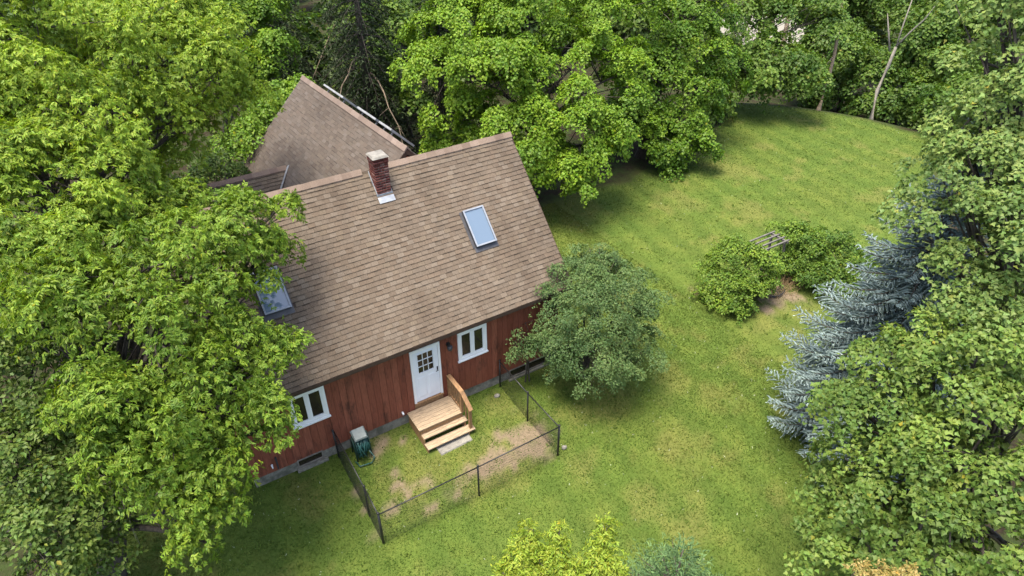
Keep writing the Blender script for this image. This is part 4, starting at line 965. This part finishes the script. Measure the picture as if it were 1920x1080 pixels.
for i, (px, py, d, lab) in enumerate(rows): forest_tree(px, py, d, 300 + i, lab, G1, tint=rsf.uniform(-.12, .12), spread=.85 if py > 120 else 1.05)
G2 = "far woodland trees behind everything"
for i in range(24):
    px = -120 + i * 90 + rsf.uniform(-30, 30)
    if 1370 < px < 1500: continue
    forest_tree(px, rsf.uniform(-30, 40), rsf.uniform(68, 78), 330 + i, "far woodland tree in the background along the top edge", G2, 'far', spread=1.6, tint=rsf.uniform(-.15, .1), r0=.22)
for i in range(12):
    px = -60 + i * 110 + rsf.uniform(-30, 30); forest_tree(px, rsf.uniform(20, 110), rsf.uniform(50, 58), 360 + i, "shaded woodland tree behind the house and garden trees", "woodland trees behind the house", 'far', spread=1.25, tint=rsf.uniform(-.15, .05), r0=.2)
# bare trunks in the woods
def snag(lab, pts, rads, kids, bark):
    t = thing("bare_tree", lab, "tree", (pts[0][0], pts[0][1], hz(pts[0][0], pts[0][1])))
    MB().tube([pts[0] - np.array([0, 0, 1.0])] + list(pts), [rads[0]] + list(rads), 8).build("trunk", M[bark], t, True)
    for p, r in kids: MB().tube(p, r, 6).build("limb", M[bark], t, True)
a_ = lambda px, py, d: at(px, py, d)
snag("pale bare forked tree standing on the far slope", [a_(1632, 228, 49.5), a_(1645, 170, 49.8), a_(1665, 125, 50), a_(1680, 88, 50)], [.15, .12, .10, .08],
     [([a_(1680, 88, 50), a_(1694, 45, 50.2), a_(1712, -5, 50.4)], [.055, .045, .03]), ([a_(1680, 88, 50), a_(1705, 62, 49.8), a_(1735, 35, 49.6), a_(1757, 6, 49.5)], [.065, .05, .035, .015]), ([a_(1668, 96, 50), a_(1666, 60, 50), a_(1664, 25, 50)], [.06, .05, .02])], 'palebark')
snag("slim brown trunk at the far lawn edge left of the bare fork", [a_(1535, 205, 49), a_(1550, 160, 49.2), a_(1565, 100, 49.5), a_(1575, 40, 50), a_(1582, -20, 50.3)], [.15, .12, .10, .09, .07], [([a_(1563, 105, 49.5), a_(1550, 120, 49), a_(1538, 128, 48.6)], [.05, .03, .015])], 'tanbark')
snag("leaning tan trunk behind the layered maple", [a_(1455, 150, 56), a_(1468, 90, 56.5), a_(1478, 30, 57), a_(1485, -20, 57)], [.22, .2, .17, .15], [([a_(1466, 95, 56.5), a_(1452, 60, 56.2), a_(1445, 20, 56)], [.14, .12, .08])], 'tanbark')
g = MB()
for dx, dy in ((0, 0),): pass
# fallen grey branches in the bottom left thicket
for i, (rows_, lab) in enumerate((([(0, 985, 19.2), (60, 1020, 19), (110, 1050, 18.8), (140, 1075, 18.8)], "long pale dead branch in the bottom left thicket"), ([(195, 895, 18.6), (215, 925, 18.5), (240, 935, 18.6)], "twiggy grey dead branch below the drooping tree"))):
    pts = [at(*r) for r in rows_]; b = pts[0]; q = MB(); q.tube(pts, np.linspace(.06, .015, len(pts)), 6)
    for k in range(12):
        s0 = pts[rsf.integers(0, len(pts))]; q.tube([s0, s0 + rsf.normal(size=3) * .25, s0 + rsf.normal(size=3) * .55], [.018, .01, .004], 4)
    tag(q.build("dead_branch", M['palebark'], smooth=True), lab, "branch")
# dry stalks in the garden bed
q = MB()
for k in range(220):
    x, y = 15.6 + rsf.normal() * .55, -1.2 + rsf.normal() * .28; z = hz(x, y); d = rsf.normal(size=2) * .25
    q.tube([(x, y, z), (x + d[0], y + d[1], z + rsf.uniform(.15, .5))], [.008, .003], 3, False)
tag(q.build("dry_stalks", M['thatch']), "dry brown stalks and mulch in the garden bed under the arbor", "dry stalks", kind="stuff")
# pale gravel drive glimpsed through the woods
def drop_at(px, py):
    for d in np.arange(40, 120, .25):
        c = at(px, py, d)
        if c[2] < hz(c[0], c[1]): return c
    return c
lo_ = [drop_at(px, py) for px, py in ((1350, 92), (1400, 84), (1450, 80), (1500, 84), (1560, 92))]; hi_ = [drop_at(px, py) for px, py in ((1350, 40), (1400, 26), (1450, 20), (1500, 26), (1560, 40))]
q = MB(); vs = []
for a__, b__ in zip(lo_, hi_):
    for t in np.linspace(0, 1, 6): c = a__ * (1 - t) + b__ * t; vs.append((c[0], c[1], hz(c[0], c[1]) + .05))
q.add(vs, [(i * 6 + j, (i + 1) * 6 + j, (i + 1) * 6 + j + 1, i * 6 + j + 1) for i in range(4) for j in range(5)])
tag(q.build("gravel_drive", M['gravel']), "pale gravel drive glimpsed through the trees past the far lawn", "drive", kind="structure")

# ------------------------------------------------------------------ grass
def grass(n, seed):
    rs = np.random.default_rng(seed)
    x = np.concatenate([rs.uniform(-9, 12, n), rs.uniform(8, 36, n // 2)]); y = np.concatenate([rs.uniform(-12, 10, n), rs.uniform(-8, 17, n // 2)])
    fo, di, dr = masks(x, y); ok = (fo < .55) & (rs.uniform(0, 1, len(x)) > di * .96) & ~((x > HX0) & (x < HX1) & (y > 0) & (y < HY1))
    ok &= ~((x > -.3) & (x < 1.2) & (y > -1.6))
    x, y, dr = x[ok], y[ok], dr[ok]; m_ = len(x)
    P = np.stack([x, y, height(x, y) - .005], 1); A = np.stack([rs.normal(size=m_) * .75, rs.normal(size=m_) * .75, np.ones(m_)], 1); N = rs.normal(size=(m_, 3)); N[:, 2] *= .3
    patch = fbm(x, y, .9, 3); pb = fbm(x + 90, y + 12, .28, 3)
    t = np.clip(.5 + (patch - .5) * 1.6 + rs.normal(0, .22, m_), 0, 1)[:, None]
    C = lerp((.056, .108, .018), (.122, .180, .034), t); dryf = np.clip(dr * .9 + (pb - .60) * 1.1 + rs.normal(0, .12, m_), 0, .85)[:, None]
    C = C * (1 - dryf) + np.array([.19, .155, .045]) * dryf
    ang = radians(5); st_ = np.sin((x * cos(ang) - y * sin(ang)) * 2 * pi / 1.3 + (fbm(x, y, .4, 2) - .5) * 5); C *= (1 + .09 * st_)[:, None]
    C *= rs.uniform(.84, 1.18, m_)[:, None]
    wf = rs.uniform(size=m_) < .006; C[wf] = (.50, .52, .40)
    near = sstep(45, 15, np.linalg.norm(P - CAM, axis=1))
    V, T, Cv = leaf_arrays(P, A, N, rs.uniform(.035, .085, m_), rs.uniform(.018, .042, m_), C, BLADE); N_TRI[0] += len(T)
    tag(link("grass", mesh_np("grass", V, T, M['grass'], Cv)), "short uneven lawn grass with clover and dry patches", "grass", kind="stuff")
grass(255000, 41)
def tufts(n, seed):
    # taller tufts, plantain rosettes and clover heads that the mower missed
    rs = np.random.default_rng(seed); x = rs.uniform(-8.5, 34, n * 3); y = rs.uniform(-11, 12, n * 3); fo, di, dr = masks(x, y)
    ok = (fo < .5) & (di < .6) & ~((x > HX0 - .1) & (x < HX1 + .1) & (y > -.1) & (y < HY1 + .1)) & ~((x > -.35) & (x < 1.3) & (y > -1.7) & (y < 0)) & (rs.uniform(size=len(x)) < .6); x, y = x[ok][:n], y[ok][:n]; k = 10; m_ = len(x) * k
    P = np.repeat(np.stack([x, y, height(x, y)], 1), k, 0); P[:, :2] += rs.normal(size=(m_, 2)) * .045; A = np.stack([rs.normal(size=m_) * .8, rs.normal(size=m_) * .8, np.ones(m_) * .8], 1)
    t = np.repeat(rs.uniform(0, 1, len(x)), k)[:, None]; C = lerp((.075, .135, .022), (.18, .235, .05), t) * rs.uniform(.85, 1.15, m_)[:, None]
    V, T, Cv = leaf_arrays(P, A, rs.normal(size=(m_, 3)) + [0, 0, .6], rs.uniform(.05, .10, m_), rs.uniform(.02, .04, m_), C, KITE)
    tag(link("weeds", mesh_np("weeds", V, T, M['grass'], Cv)), "scattered clover tufts and weeds in the lawn", "weeds", kind="stuff")
tufts(1500, 43)
